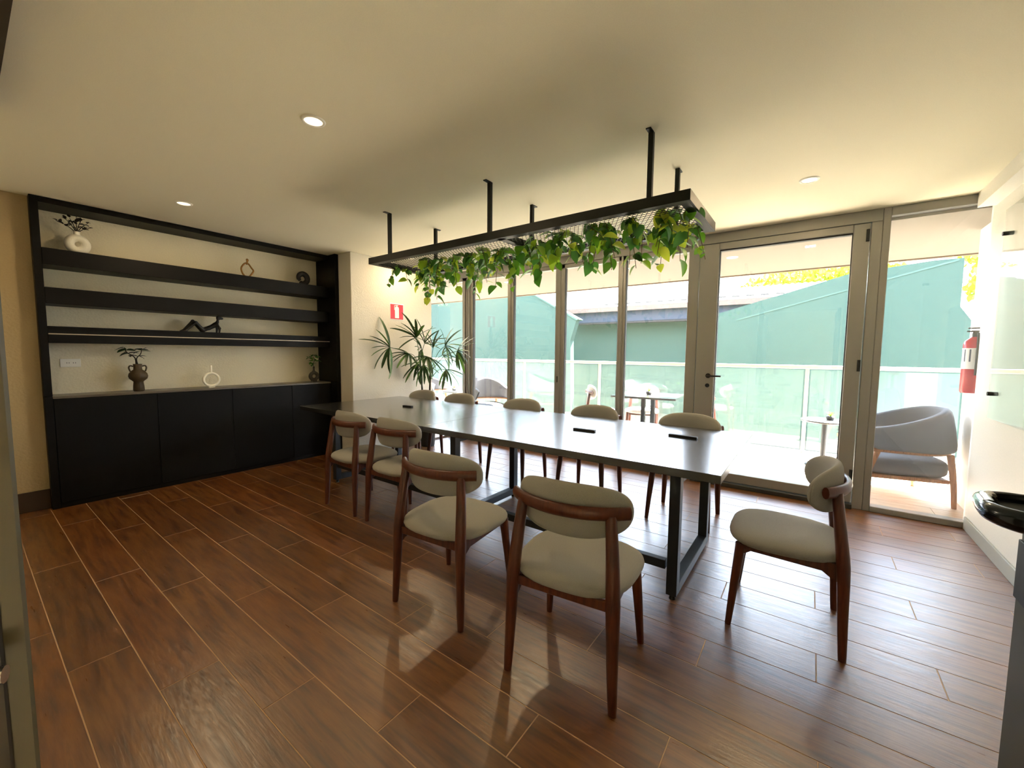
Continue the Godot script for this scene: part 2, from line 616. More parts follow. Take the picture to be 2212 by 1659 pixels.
func glazing() -> void:
	var w := group_structure("window_1")
	frame_box(w, "header", -4.687, 0.424, 2.495, CEIL, M.frame, -4.78, -4.67)
	frame_box(w, "header_rail", -4.687, -1.105, 2.445, 2.495, M.frame, -4.75, -4.68)
	frame_box(w, "sill", -4.687, -1.105, 0.0, 0.045, M.frame, -4.78, -4.66)
	frame_box(w, "bottom_rail", -4.687, -1.105, 0.045, 0.14, M.frame, -4.75, -4.68)
	var stiles := [[-4.392, -4.178], [-3.518, -3.418], [-2.735, -2.6], [-1.884, -1.795]]
	for s in stiles:
		var o := frame_box(w, "mullion", s[0], s[1], 0.045, 2.495, M.frame)
		var mid: float = (s[0] + s[1]) / 2.0
		frame_box(o, "cover_strip", mid - 0.012, mid + 0.012, 0.045, 2.495, M.frame, -4.69, -4.668, 0.003)
		frame_box(o, "gasket", s[0] - 0.006, s[0] + 0.002, 0.14, 2.445, M.rubber, -4.735, -4.69, 0.0)
		frame_box(o, "gasket", s[1] - 0.002, s[1] + 0.006, 0.14, 2.445, M.rubber, -4.735, -4.69, 0.0)
	# the broad first mullion is a stack of two folded stiles
	frame_box(w, "mullion", -4.34, -4.315, 0.045, 2.445, M.frame, -4.70, -4.655, 0.003)
	frame_box(w, "mullion", -4.25, -4.225, 0.045, 2.445, M.frame, -4.70, -4.655, 0.003)
	frame_box(w, "latch", -2.70, -2.685, 0.98, 1.06, M.frame_dark, -4.69, -4.672, 0.002)
	var edges := [[-4.687, -4.392], [-4.178, -3.518], [-3.418, -2.735], [-2.6, -1.884], [-1.795, -1.105]]
	for e in edges:
		frame_box(w, "pane", e[0], e[1], 0.14, 2.445, M.glass, -4.714, -4.708, 0.0)
	# frameless return pane by the palm
	var w3 := group_structure("window_3")
	part("pane", box(Vector3(-4.693, 0.03, -4.316), Vector3(-4.687, 2.50, -4.70)), M.glass, w3)
	part("channel", box(Vector3(-4.70, 0.0, -4.316), Vector3(-4.68, 0.03, -4.66), 0.002), M.frame, w3)
	part("header", box(Vector3(-4.72, 2.495, -4.316), Vector3(-4.66, CEIL, -4.67), 0.002), M.frame, w3)
	# glass door
	var d := group_structure("door_1")
	frame_box(d, "jamb", -1.105, -1.0, 0.0, 2.495, M.frame, -4.76, -4.67)
	frame_box(d, "jamb", 0.352, 0.425, 0.0, 2.495, M.frame, -4.76, -4.67)
	frame_box(d, "stile", -0.994, -0.812, 0.05, 2.49, M.frame, -4.745, -4.662, 0.006)
	frame_box(d, "stile", 0.235, 0.347, 0.05, 2.49, M.frame, -4.745, -4.662, 0.006)
	frame_box(d, "top_rail", -0.812, 0.235, 2.425, 2.49, M.frame, -4.745, -4.662, 0.004)
	frame_box(d, "bottom_rail", -0.812, 0.235, 0.05, 0.14, M.frame, -4.745, -4.662, 0.004)
	frame_box(d, "threshold", -1.0, 0.352, 0.0, 0.042, M.frame_dark, -4.78, -4.63, 0.004)
	frame_box(d, "gasket", -0.814, 0.237, 2.412, 2.425, M.rubber, -4.73, -4.68, 0.0)
	frame_box(d, "gasket", -0.818, -0.806, 0.14, 2.42, M.rubber, -4.73, -4.68, 0.0)
	frame_box(d, "gasket", 0.229, 0.241, 0.14, 2.42, M.rubber, -4.73, -4.68, 0.0)
	frame_box(d, "pane", -0.812, 0.235, 0.14, 2.425, M.glass, -4.71, -4.704, 0.0)
	for y in [2.385, 1.275, 0.3]:
		var st := mb()
		rod(st, Vector3(0.332, y - 0.05, -4.655), Vector3(0.332, y + 0.05, -4.655), 0.012)
		part("hinge", st, M.black_metal, d)
	var hs := mb()
	rod(hs, Vector3(-0.868, 1.14, -4.664), Vector3(-0.868, 1.14, -4.65), 0.026, 0.024, 16)
	tube(hs, smooth_path([Vector3(-0.868, 1.14, -4.655), Vector3(-0.868, 1.14, -4.612), Vector3(-0.845, 1.14, -4.606), Vector3(-0.738, 1.14, -4.606)], 5), [0.009], 10)
	part("handle", hs, M.black_metal, d)
	var ks := mb()
	rod(ks, Vector3(-0.872, 1.038, -4.664), Vector3(-0.872, 1.038, -4.652), 0.022, 0.02, 14)
	bx(ks, Vector3(-0.876, 1.026, -4.654), Vector3(-0.868, 1.05, -4.648))
	part("lock_rose", ks, M.dark_chrome, d)
	# fixed sidelight
	var s2 := group_structure("window_2")
	frame_box(s2, "stile", 0.425, 0.475, 0.0, CEIL, M.frame, -4.76, -4.67)
	frame_box(s2, "stile", 1.085, 1.12, 0.0, CEIL, M.frame_dark, -4.76, -4.70)
	frame_box(s2, "header", 0.475, 1.1, 2.525, CEIL, M.frame, -4.76, -4.67)
	frame_box(s2, "sill", 0.475, 1.1, 0.0, 0.05, M.frame, -4.76, -4.66)
	frame_box(s2, "pane", 0.475, 1.09, 0.05, 2.525, M.glass, -4.712, -4.706, 0.0)

# ---------------------------------------------------------------- near doors
func near_doors() -> void:
	var d := group_structure("door_2")
	part("leaf", box(Vector3(0.30, 0.01, -0.02), Vector3(0.34, 2.12, -1.045), 0.003), M.door_panel, d)
	part("lock_plate", box(Vector3(0.297, 0.955, -1.044), Vector3(0.301, 1.055, -0.985), 0.001), M.black_metal, d)
	var st := mb()
	tube(st, smooth_path([Vector3(0.302, 1.125, -1.032), Vector3(0.268, 1.124, -1.034), Vector3(0.246, 1.122, -1.018), Vector3(0.24, 1.12, -0.985), Vector3(0.241, 1.119, -0.94), Vector3(0.262, 1.118, -0.916), Vector3(0.302, 1.118, -0.906)], 6), [0.009, 0.009, 0.01, 0.0115, 0.015, 0.0165, 0.016], 14)
	part("pull_handle", st, M.dark_chrome, d)
	st = mb()
	tube(st, smooth_path([Vector3(0.256, 1.1232, -1.028), Vector3(0.2445, 1.1215, -1.012), Vector3(0.2402, 1.1202, -0.962)], 6), [0.0108, 0.0118, 0.0138], 14)
	part("chrome_sleeve", st, M.chrome, d)
	part("handle_plate", box(Vector3(0.248, 1.116, -1.022), Vector3(0.3, 1.12, -0.92), 0.001), M.black_metal, d)  # black plate added inside the loop, standing in for its dark reflection
	var l := group_structure("door_3")
	part("casing", box(Vector3(-0.88, 0, 0.03), Vector3(-0.80, 2.2, -0.0375), 0.004), M.casing, l)
	part("leaf", box(Vector3(-0.84, 0.01, 0.9), Vector3(-0.795, 2.15, -0.016), 0.003), M.dark_wood, l)
	var hs := mb()
	tube(hs, PackedVector3Array([Vector3(-0.8, 0.975, 0.02), Vector3(-0.76, 0.975, 0.018), Vector3(-0.755, 0.975, -0.008), Vector3(-0.752, 0.975, -0.0145)]), [0.01], 12)
	part("handle", hs, M.chrome, l)

# ---------------------------------------------------------------- wall unit
func wall_unit() -> void:
	var u := thing("shelving_unit", "black built-in shelving with three thick shelves above the cabinet", "shelf", Vector3(XF, 0, -1.7))
	var o := Vector3(-XF, 0, 1.7)
	var p := func(n: String, lo: Vector3, hi: Vector3) -> void:
		part(n, box(lo + o, hi + o, 0.002), M.black, u)
	p.call("side_panel", Vector3(XB, 0.962, -0.42), Vector3(XF, CEIL - 0.002, -0.468))
	p.call("side_panel", Vector3(XB, 0.962, -2.925), Vector3(-4.955, CEIL - 0.002, -2.974))
	p.call("top_panel", Vector3(XB, 2.55, -0.468), Vector3(XF, CEIL - 0.002, -2.925))
	for y in [[2.055, 2.19], [1.735, 1.87], [1.412, 1.55]]:
		p.call("shelf", Vector3(XB, y[0], -0.468), Vector3(XF + 0.004, y[1], -2.925))
	# a pale strip along the front of the lowest shelf
	part("edge_strip", box(Vector3(XF + 0.003, 1.482, -0.47) + o, Vector3(XF + 0.008, 1.49, -2.92) + o), M.rail, u)
	var c := thing("base_cabinet", "long matte black cabinet with flush doors below the shelves", "cabinet", Vector3(XF, 0, -1.7))
	part("body", box(Vector3(XB + 0.003, 0, -0.47) + o, Vector3(XF - 0.02, 0.94, -2.923) + o), M.black, c)
	part("countertop", box(Vector3(XB + 0.003, 0.94, -0.468) + o, Vector3(XF + 0.002, 0.96, -2.925) + o, 0.002), M.cabinet_top, c)
	part("end_panel", box(Vector3(XB + 0.003, 0, -0.42) + o, Vector3(XF, 0.96, -0.468) + o, 0.002), M.black, c)
	part("end_panel", box(Vector3(XB + 0.003, 0, -2.925) + o, Vector3(-4.955, 0.96, -2.974) + o, 0.002), M.black, c)
	var zs := [-0.47, -1.144, -1.784, -2.424, -2.922]
	for i in 4:
		part("door", box(Vector3(XF - 0.019, 0.045, zs[i] - 0.0015) + o, Vector3(XF, 0.937, zs[i + 1] + 0.0015) + o, 0.0015), M.black_door, c)
	part("plinth", box(Vector3(XF - 0.02, 0.0, -0.47) + o, Vector3(XF - 0.006, 0.042, -2.922) + o), M.black, c)

func leaf_mesh(length: float, width: float, fold := 0.25, droop := 0.2, seg := 5) -> Mesh:
	# a pointed leaf along +z from its stalk, folded on the midrib
	var st := mb()
	var mid := []
	var left := []
	var right := []
	for i in seg + 1:
		var t := float(i) / seg
		var w := width / 2.0 * pow(sin(PI * pow(t, 0.75)), 0.8) if i > 0 and i < seg else 0.0
		var c := Vector3(0, -droop * length * t * t, length * t)
		mid.append(c)
		left.append(c + Vector3(-w, w * fold, 0))
		right.append(c + Vector3(w, w * fold, 0))
	for i in seg:
		quad(st, mid[i], mid[i + 1], left[i + 1], left[i])
		quad(st, right[i], right[i + 1], mid[i + 1], mid[i])
	st.generate_normals()
	return st.commit()

func leaf_at(parent: Node, mesh: Mesh, m: Material, at: Vector3, dir: Vector3, roll := 0.0, scale := 1.0, n := "leaf") -> MeshInstance3D:
	var o := inst(n, mesh, m, parent)
	var z := dir.normalized()
	var x := Vector3.UP.cross(z)
	if x.length() < 0.01: x = Vector3.RIGHT
	x = x.normalized().rotated(z, roll)
	o.transform = Transform3D(Basis(x, z.cross(x), z).scaled(Vector3.ONE * scale), at)
	return o

func ornaments() -> void:
	var X := -5.26
	rng.seed = 77
	# cream ring vase with dark twigs
	var v := thing("ring_vase", "cream ring-shaped vase with a small hole on the top shelf", "vase", Vector3(X, 2.19, -0.695))
	var st := mb()
	ring(st, Vector3(0, 0.088, 0), Vector2(0.053, 0.051), Vector2(0.034, 0.036), 32, 14)
	part("body", st, M.cream, v)
	st = mb()
	lathe(st, [[0.03, 0.155], [0.022, 0.168], [0.02, 0.19], [0.023, 0.197], [0.015, 0.197], [0.013, 0.17]], 18)
	part("neck", st, M.cream, v)
	var tw := thing("twig_bunch", "dark dried twigs standing in the cream ring vase", "twigs", Vector3(X, 2.375, -0.695))
	for i in 7:
		var a := lerpf(-1.0, 1.0, i / 6.0)
		st = mb()
		var tip := Vector3(rng.randf_range(-0.05, 0.05), 0.14 - absf(a) * 0.06, -a * 0.11)
		tube(st, smooth_path([Vector3.ZERO, tip * 0.5 + Vector3(0, 0.015, 0), tip], 4), [0.0035, 0.002], 6)
		part("twig", st, M.twig, tw)
		for k in 7:
			leaf_at(tw, leaf_mesh(0.034, 0.024), M.twig, tip * rng.randf_range(0.35, 1.0) + Vector3(0, 0.006, 0), Vector3(rng.randf_range(-1, 1), rng.randf_range(0, 1), rng.randf_range(-1, 1)))
	# bronze knot figure
	var kn := thing("abstract_figure", "slim bronze figure bent into a diamond loop on the top shelf", "figurine", Vector3(X, 2.19, -2.035))
	st = mb()
	var loop := [Vector3(0, 0.008, 0.012), Vector3(0, 0.045, 0.048), Vector3(0, 0.1, 0.06), Vector3(0, 0.145, 0.036), Vector3(0, 0.165, 0.01), Vector3(0, 0.16, -0.016), Vector3(0, 0.12, -0.045), Vector3(0, 0.09, -0.065), Vector3(0, 0.05, -0.045), Vector3(0, 0.008, -0.012)]
	tube(st, smooth_path(loop, 4, true), [0.0095, 0.0085, 0.0095], 10, true)
	part("loop", st, M.bronze, kn)
	st = mb()
	blob(st, [[Vector3(0, 0.16, 0), Vector3(0, 0.185, -0.004), 0.012, 0.009], [Vector3(0, 0.2, -0.006), Vector3(0, 0.206, -0.004), 0.014, 0.013]], 0.005, 0.006)
	part("head", st, M.bronze, kn)
	# dark open ring
	var cr := thing("open_ring_sculpture", "charcoal open ring sculpture at the right end of the top shelf", "sculpture", Vector3(X, 2.19, -2.67))
	st = mb()
	var pts := []
	for i in 15:
		var a := deg_to_rad(200.0 - 330.0 * i / 14.0)
		pts.append(Vector3(0, 0.087 + 0.058 * sin(a), -0.056 * cos(a)))
	tube(st, smooth_path(pts, 3), [0.018, 0.025, 0.028, 0.029, 0.028, 0.025, 0.016], 14, false, 1.2, Vector3.RIGHT)
	part("ring", st, M.char, cr)
	st = mb()
	blob(st, [[Vector3(0, 0.08, 0.054), Vector3(0, 0.1, 0.05), 0.015, 0.011], [Vector3(0, 0.06, 0.05), Vector3(0, 0.075, 0.035), 0.012, 0.013]], 0.006, 0.008)
	part("knob", st, M.char, cr)
	# reclining figure on the lowest shelf; head towards the windows
	var rf := thing("reclining_figure", "dark reclining human figure sculpture with raised knees on the lowest shelf", "sculpture", Vector3(X, 1.55, -1.58))
	st = mb()
	var hip := Vector3(0, 0.024, 0.0)
	var chest := Vector3(0, 0.085, -0.12)
	blob(st, [
		[hip, Vector3(0, 0.05, -0.06), 0.024, 0.02], [Vector3(0, 0.05, -0.06), chest, 0.02, 0.026], [chest, Vector3(0, 0.115, -0.14), 0.024, 0.014],
		[Vector3(0, 0.115, -0.14), Vector3(0, 0.15, -0.147), 0.012, 0.011],
		[Vector3(0, 0.165, -0.15), Vector3(0, 0.158, -0.185), 0.021, 0.012],
		[Vector3(-0.022, 0.095, -0.13), Vector3(-0.03, 0.05, -0.145), 0.012, 0.01], [Vector3(-0.03, 0.05, -0.145), Vector3(-0.03, 0.01, -0.14), 0.011, 0.01],
		[Vector3(0.022, 0.095, -0.13), Vector3(0.03, 0.05, -0.15), 0.012, 0.01], [Vector3(0.03, 0.05, -0.15), Vector3(0.03, 0.01, -0.145), 0.011, 0.01],
		[hip + Vector3(-0.015, 0, 0), Vector3(-0.018, 0.115, 0.075), 0.021, 0.015], [Vector3(-0.018, 0.115, 0.075), Vector3(-0.018, 0.012, 0.165), 0.014, 0.009], [Vector3(-0.018, 0.01, 0.165), Vector3(-0.018, 0.008, 0.185), 0.009, 0.007],
		[hip + Vector3(0.015, 0, 0), Vector3(0.02, 0.1, 0.06), 0.02, 0.015], [Vector3(0.02, 0.1, 0.06), Vector3(0.02, 0.012, 0.145), 0.014, 0.009], [Vector3(0.02, 0.01, 0.145), Vector3(0.02, 0.008, 0.165), 0.009, 0.007],
	], 0.0055, 0.012)
	part("body", st, M.char, rf)
	# brown two-handled vase with branches
	var av := thing("handled_vase", "brown two-handled vase on the cabinet top", "vase", Vector3(X, 0.96, -1.043))
	st = mb()
	lathe(st, [[0.0, 0.0], [0.038, 0.0], [0.043, 0.01], [0.041, 0.05], [0.036, 0.09], [0.045, 0.1], [0.066, 0.12], [0.073, 0.145], [0.068, 0.17], [0.05, 0.195], [0.033, 0.208], [0.031, 0.235], [0.034, 0.262], [0.028, 0.262], [0.026, 0.22], [0.0, 0.2]], 28)
	part("body", st, M.umber, av)
	for s in [-1.0, 1.0]:
		st = mb()
		tube(st, smooth_path([Vector3(0, 0.24, s * 0.032), Vector3(0, 0.245, s * 0.055), Vector3(0, 0.225, s * 0.064), Vector3(0, 0.19, s * 0.055)], 4), [0.0065], 8)
		part("handle", st, M.umber, av)
	var br := thing("leafy_branches", "dark leafy branches in the brown two-handled vase", "branches", Vector3(X, 1.21, -1.043))
	st = mb()
	var forks := [[Vector3(0, -0.03, 0.01), Vector3(0, 0.07, 0.015), Vector3(0.01, 0.12, 0.07), Vector3(0.01, 0.155, 0.085), Vector3(0.01, 0.17, 0.085)], [Vector3(0, -0.03, -0.01), Vector3(0, 0.06, 0.005), Vector3(-0.01, 0.11, -0.03), Vector3(-0.01, 0.165, -0.04)]]
	for fk in forks: tube(st, smooth_path(fk, 4), [0.006, 0.004, 0.003], 7)
	part("branch", st, M.twig, br)
	var lm := leaf_mesh(0.075, 0.04, 0.3, 0.3)
	for fk in forks:
		for k in 9:
			var f := rng.randf_range(1.4, fk.size() - 1.0)
			var a: Vector3 = fk[int(f)]
			var b: Vector3 = fk[mini(int(f) + 1, fk.size() - 1)]
			f = minf(f, 2.9)
			leaf_at(br, lm, [M.twig, M.palm, M.palm][k % 3], a.lerp(b, f - int(f)), Vector3(rng.randf_range(-0.6, 0.6), rng.randf_range(-0.2, 0.35), rng.randf_range(-1, 1)), rng.randf_range(-0.5, 0.5), rng.randf_range(0.7, 1.1))
	# cream hoop vase
	var hv := thing("hoop_vase", "cream hoop vase with a thin upright neck on the cabinet top", "vase", Vector3(X, 0.96, -1.64))
	st = mb()
	ring(st, Vector3(0, 0.083, 0), Vector2(0.068, 0.071), Vector2(0.0125, 0.018), 36, 10)
	part("hoop", st, M.cream, hv)
	st = mb()
	bx(st, Vector3(-0.014, 0.0, -0.03), Vector3(0.014, 0.012, 0.03), 0.004)
	part("foot", st, M.cream, hv)
	st = mb()
	lathe(st, [[0.017, 0.152], [0.0105, 0.165], [0.0095, 0.21], [0.0105, 0.238], [0.007, 0.238], [0.006, 0.17]], 14)
	part("neck", st, M.cream, hv)
	# small dark ring vase with a bonsai sprig
	var sv := thing("small_ring_vase", "small dark ring vase beside the right side panel on the cabinet", "vase", Vector3(X, 0.96, -2.778))
	st = mb()
	ring(st, Vector3(0, 0.073, 0), Vector2(0.045, 0.047), Vector2(0.022, 0.026), 30, 12)
	bx(st, Vector3(-0.022, 0, -0.034), Vector3(0.022, 0.024, 0.034), 0.006)
	part("body", st, M.grey_pot, sv)
	st = mb()
	lathe(st, [[0.024, 0.132], [0.013, 0.15], [0.011, 0.18], [0.014, 0.2], [0.009, 0.2], [0.008, 0.16]], 14)
	part("neck", st, M.grey_pot, sv)
	var bo := thing("bonsai_sprig", "green tufted sprig in the small dark ring vase", "plant", Vector3(X, 1.15, -2.778))
	st = mb()
	tube(st, smooth_path([Vector3(0, -0.03, 0), Vector3(0, 0.05, 0.006), Vector3(0, 0.09, -0.01), Vector3(0, 0.14, 0.004)], 4), [0.004, 0.003], 6)
	part("stem", st, M.twig, bo)
	var bl := leaf_mesh(0.045, 0.03, 0.2, 0.3)
	for c in [Vector3(0, 0.075, 0.035), Vector3(0, 0.085, -0.04), Vector3(0, 0.125, 0.04), Vector3(0, 0.15, 0.0), Vector3(0, 0.14, -0.04), Vector3(0, 0.035, 0.03)]:
		for k in 9:
			leaf_at(bo, bl, M.leaf[[0, 4, 1][k % 3]], c + Vector3(rng.randf_range(-0.02, 0.02), rng.randf_range(-0.006, 0.012), rng.randf_range(-0.025, 0.025)), Vector3(rng.randf_range(-1, 1), rng.randf_range(-0.2, 0.8), rng.randf_range(-1, 1)))
	# double socket on the wall
	var so := thing("wall_socket", "white double wall socket behind the cabinet top", "socket", Vector3(XB, 1.235, -0.617))
	part("plate", box(Vector3(0, -0.037, -0.065), Vector3(0.009, 0.037, 0.065), 0.003), M.white_plastic, so)
	for z in [-0.024, 0.016]:
		for d in [-0.007, 0.007]:
			part("slot", box(Vector3(0.0085, -0.004, z + d - 0.0018), Vector3(0.0096, 0.006, z + d + 0.0018)), M.frame_dark, so)

# ---------------------------------------------------------------- table
func table() -> void:
	var t := thing("conference_table", "long charcoal table with glossy top on steel trestles", "table", Vector3(-2.445, 0, -2.9375))
	var o := Vector3(2.445, 0, 2.9375)
	for e in [[-4.55, -2.551], [-2.549, -0.335]]:
		part("tabletop", box(Vector3(e[0], 0.71, -2.235) + o, Vector3(e[1], 0.755, -3.6) + o, 0.0025), M.table, t)
	for x in [-0.56, -2.23, -3.93]:
		var b := 0.0022
		for z in [-2.295, -3.08]:
			part("leg", box(Vector3(x - 0.028, 0.03, z - 0.03) + o, Vector3(x + 0.028, 0.71, z + 0.03) + o, b), M.steel, t)
			var st := mb()
			rod(st, Vector3(x, 0.0, z) + o, Vector3(x, 0.03, z) + o, 0.018, 0.012)
			part("levelling_foot", st, M.black_metal, t)
		part("foot_bar", box(Vector3(x - 0.028, 0.03, -2.325) + o, Vector3(x + 0.028, 0.085, -3.05) + o, b), M.steel, t)
		part("top_bar", box(Vector3(x - 0.028, 0.66, -2.325) + o, Vector3(x + 0.028, 0.71, -3.05) + o, b), M.steel, t)
	for e in [[-2.27, -3.89], [-0.6, -2.19]]:
		part("stretcher", box(Vector3(e[0], 0.165, -2.275) + o, Vector3(e[1], 0.215, -2.315) + o, 0.002), M.steel, t)
	for e in [[-3.57, -2.93, 0.13, 0.12], [-1.41, -2.89, 0.18, 0.05], [-0.73, -3.115, 0.2, -0.05]]:
		var f := Node3D.new()
		var st := mb(false)
		bx(st, Vector3(-e[2] / 2, 0, -0.018), Vector3(e[2] / 2, 0.016, 0.018), 0.003)
		var m := part("cable_flap", st, M.black_metal, t, Vector3(e[0], 0.7555, e[1]) + o)
		m.rotation.y = e[3]
		f.free()

# ---------------------------------------------------------------- chairs
func chair_parts(c: Node3D, fabric: Material, wood: Material) -> void:
	for s in [-1.0, 1.0]:
		var st := mb()
		tube(st, smooth_path([Vector3(s * 0.228, 0, 0.222), Vector3(s * 0.22, 0.2, 0.214), Vector3(s * 0.214, 0.42, 0.205), Vector3(s * 0.202, 0.6, 0.185), Vector3(s * 0.188, 0.745, 0.169)], 4), [0.017, 0.023, 0.029, 0.026, 0.022], 12, false, 0.9, Vector3.RIGHT)
		part("leg", st, wood, c)
		st = mb()
		tube(st, smooth_path([Vector3(s * 0.235, 0, -0.232), Vector3(s * 0.222, 0.2, -0.215), Vector3(s * 0.205, 0.42, -0.195)], 4), [0.015, 0.021, 0.027], 12, false, 0.9, Vector3.RIGHT)
		part("leg", st, wood, c)
		st = mb(false)
		prism(st, [Vector3(s * 0.205 - 0.011, 0.335, 0.2), Vector3(s * 0.205 - 0.011, 0.385, 0.13), Vector3(s * 0.205 - 0.011, 0.395, -0.15), Vector3(s * 0.205 - 0.011, 0.36, -0.2), Vector3(s * 0.205 - 0.011, 0.425, -0.2), Vector3(s * 0.205 - 0.011, 0.43, 0.2)], Vector3(0.022, 0, 0))
		part("side_rail", st, wood, c)
	part("front_rail", box(Vector3(-0.2, 0.385, -0.205), Vector3(0.2, 0.425, -0.185), 0.003), wood, c)
	part("rear_rail", box(Vector3(-0.21, 0.385, 0.19), Vector3(0.21, 0.425, 0.21), 0.003), wood, c)
	var ss := mb()
	grid(ss, 14, 36, func(u: float, v: float) -> Vector3:
		var phi := (u - 0.5) * PI
		var th := v * TAU
		var e := 2.0 / 3.0
		var cx: float = signf(cos(th)) * pow(absf(cos(th)), e)
		var sz: float = signf(sin(th)) * pow(absf(sin(th)), e)
		var k: float = pow(cos(phi), 0.62)
		var y := 0.445 + (0.045 if phi > 0.0 else 0.05) * signf(sin(phi)) * pow(absf(sin(phi)), 0.9)
		var wide := 0.262 - 0.018 * sz
		y -= 0.008 * (1.0 - k) if phi > 0.0 else 0.0
		return Vector3(cx * k * wide, y, sz * k * 0.25 - 0.012))
	part("seat", ss, fabric, c)
	# curved back cushion and the bent rail behind it
	var bs := mb()
	grid(bs, 30, 16, func(u: float, v: float) -> Vector3:
		var s := -cos(u * PI)
		var a := s * deg_to_rad(50.0)
		var k: float = pow(maxf(1.0 - pow(absf(s), 2.6), 0.0), 1.0 / 2.6)
		var w := v * TAU
		var cw: float = signf(cos(w)) * pow(absf(cos(w)), 0.8)
		var sw: float = signf(sin(w)) * pow(absf(sin(w)), 0.8)
		var r := 0.32 + 0.028 * cw * pow(k, 0.6)
		return Vector3(sin(a) * r, 0.735 + 0.113 * k * sw + 0.006 * cos(a), -0.143 + cos(a) * r + 0.03 * 0.112 * k * sw), true)
	part("backrest", bs, fabric, c)
	var rp := PackedVector3Array()
	for i in 21:
		var a := deg_to_rad(lerpf(-43.0, 43.0, i / 20.0))
		rp.append(Vector3(sin(a) * 0.364, 0.752, -0.143 + cos(a) * 0.364))
	var rs := mb()
	tube(rs, rp, [0.027], 12, false, 0.62)
	part("back_rail", rs, wood, c)

func chairs() -> void:
	var g := "dining chairs around the table"
	var c := thing("dining_chair", "taupe dining chair pulled out from the table, closest to the single end chair", "chair", Vector3(-0.79, 0, -1.585), 0.118, g)
	chair_parts(c, M.chair_fabric, M.chair_wood)
	copy_of(c, "taupe dining chair pulled out from the table, farther from the single end chair", Vector3(-1.564, 0, -1.595), 0.08)
	copy_of(c, "taupe dining chair tucked against the table, second from the black cabinet", Vector3(-2.6, 0, -2.12), 0.02)
	copy_of(c, "taupe dining chair tucked against the table, closest to the black cabinet", Vector3(-3.2, 0, -2.115), -0.03)
	copy_of(c, "taupe dining chair alone at the end of the table near the glass door", Vector3(-0.05, 0, -2.49), PI / 2 + 0.03)
	var far := [[-0.81, -3.57, "window-side dining chair tucked under the table, first from the glass door"], [-1.68, -3.57, "window-side dining chair tucked under the table, second from the glass door"], [-2.54, -3.57, "window-side dining chair in the middle of its row of five"], [-3.47, -3.56, "window-side dining chair tucked under the table, second from the palm"], [-4.15, -3.565, "window-side dining chair directly in front of the palm"]]
	for f in far: copy_of(c, f[2], Vector3(f[0], 0, f[1]), PI)

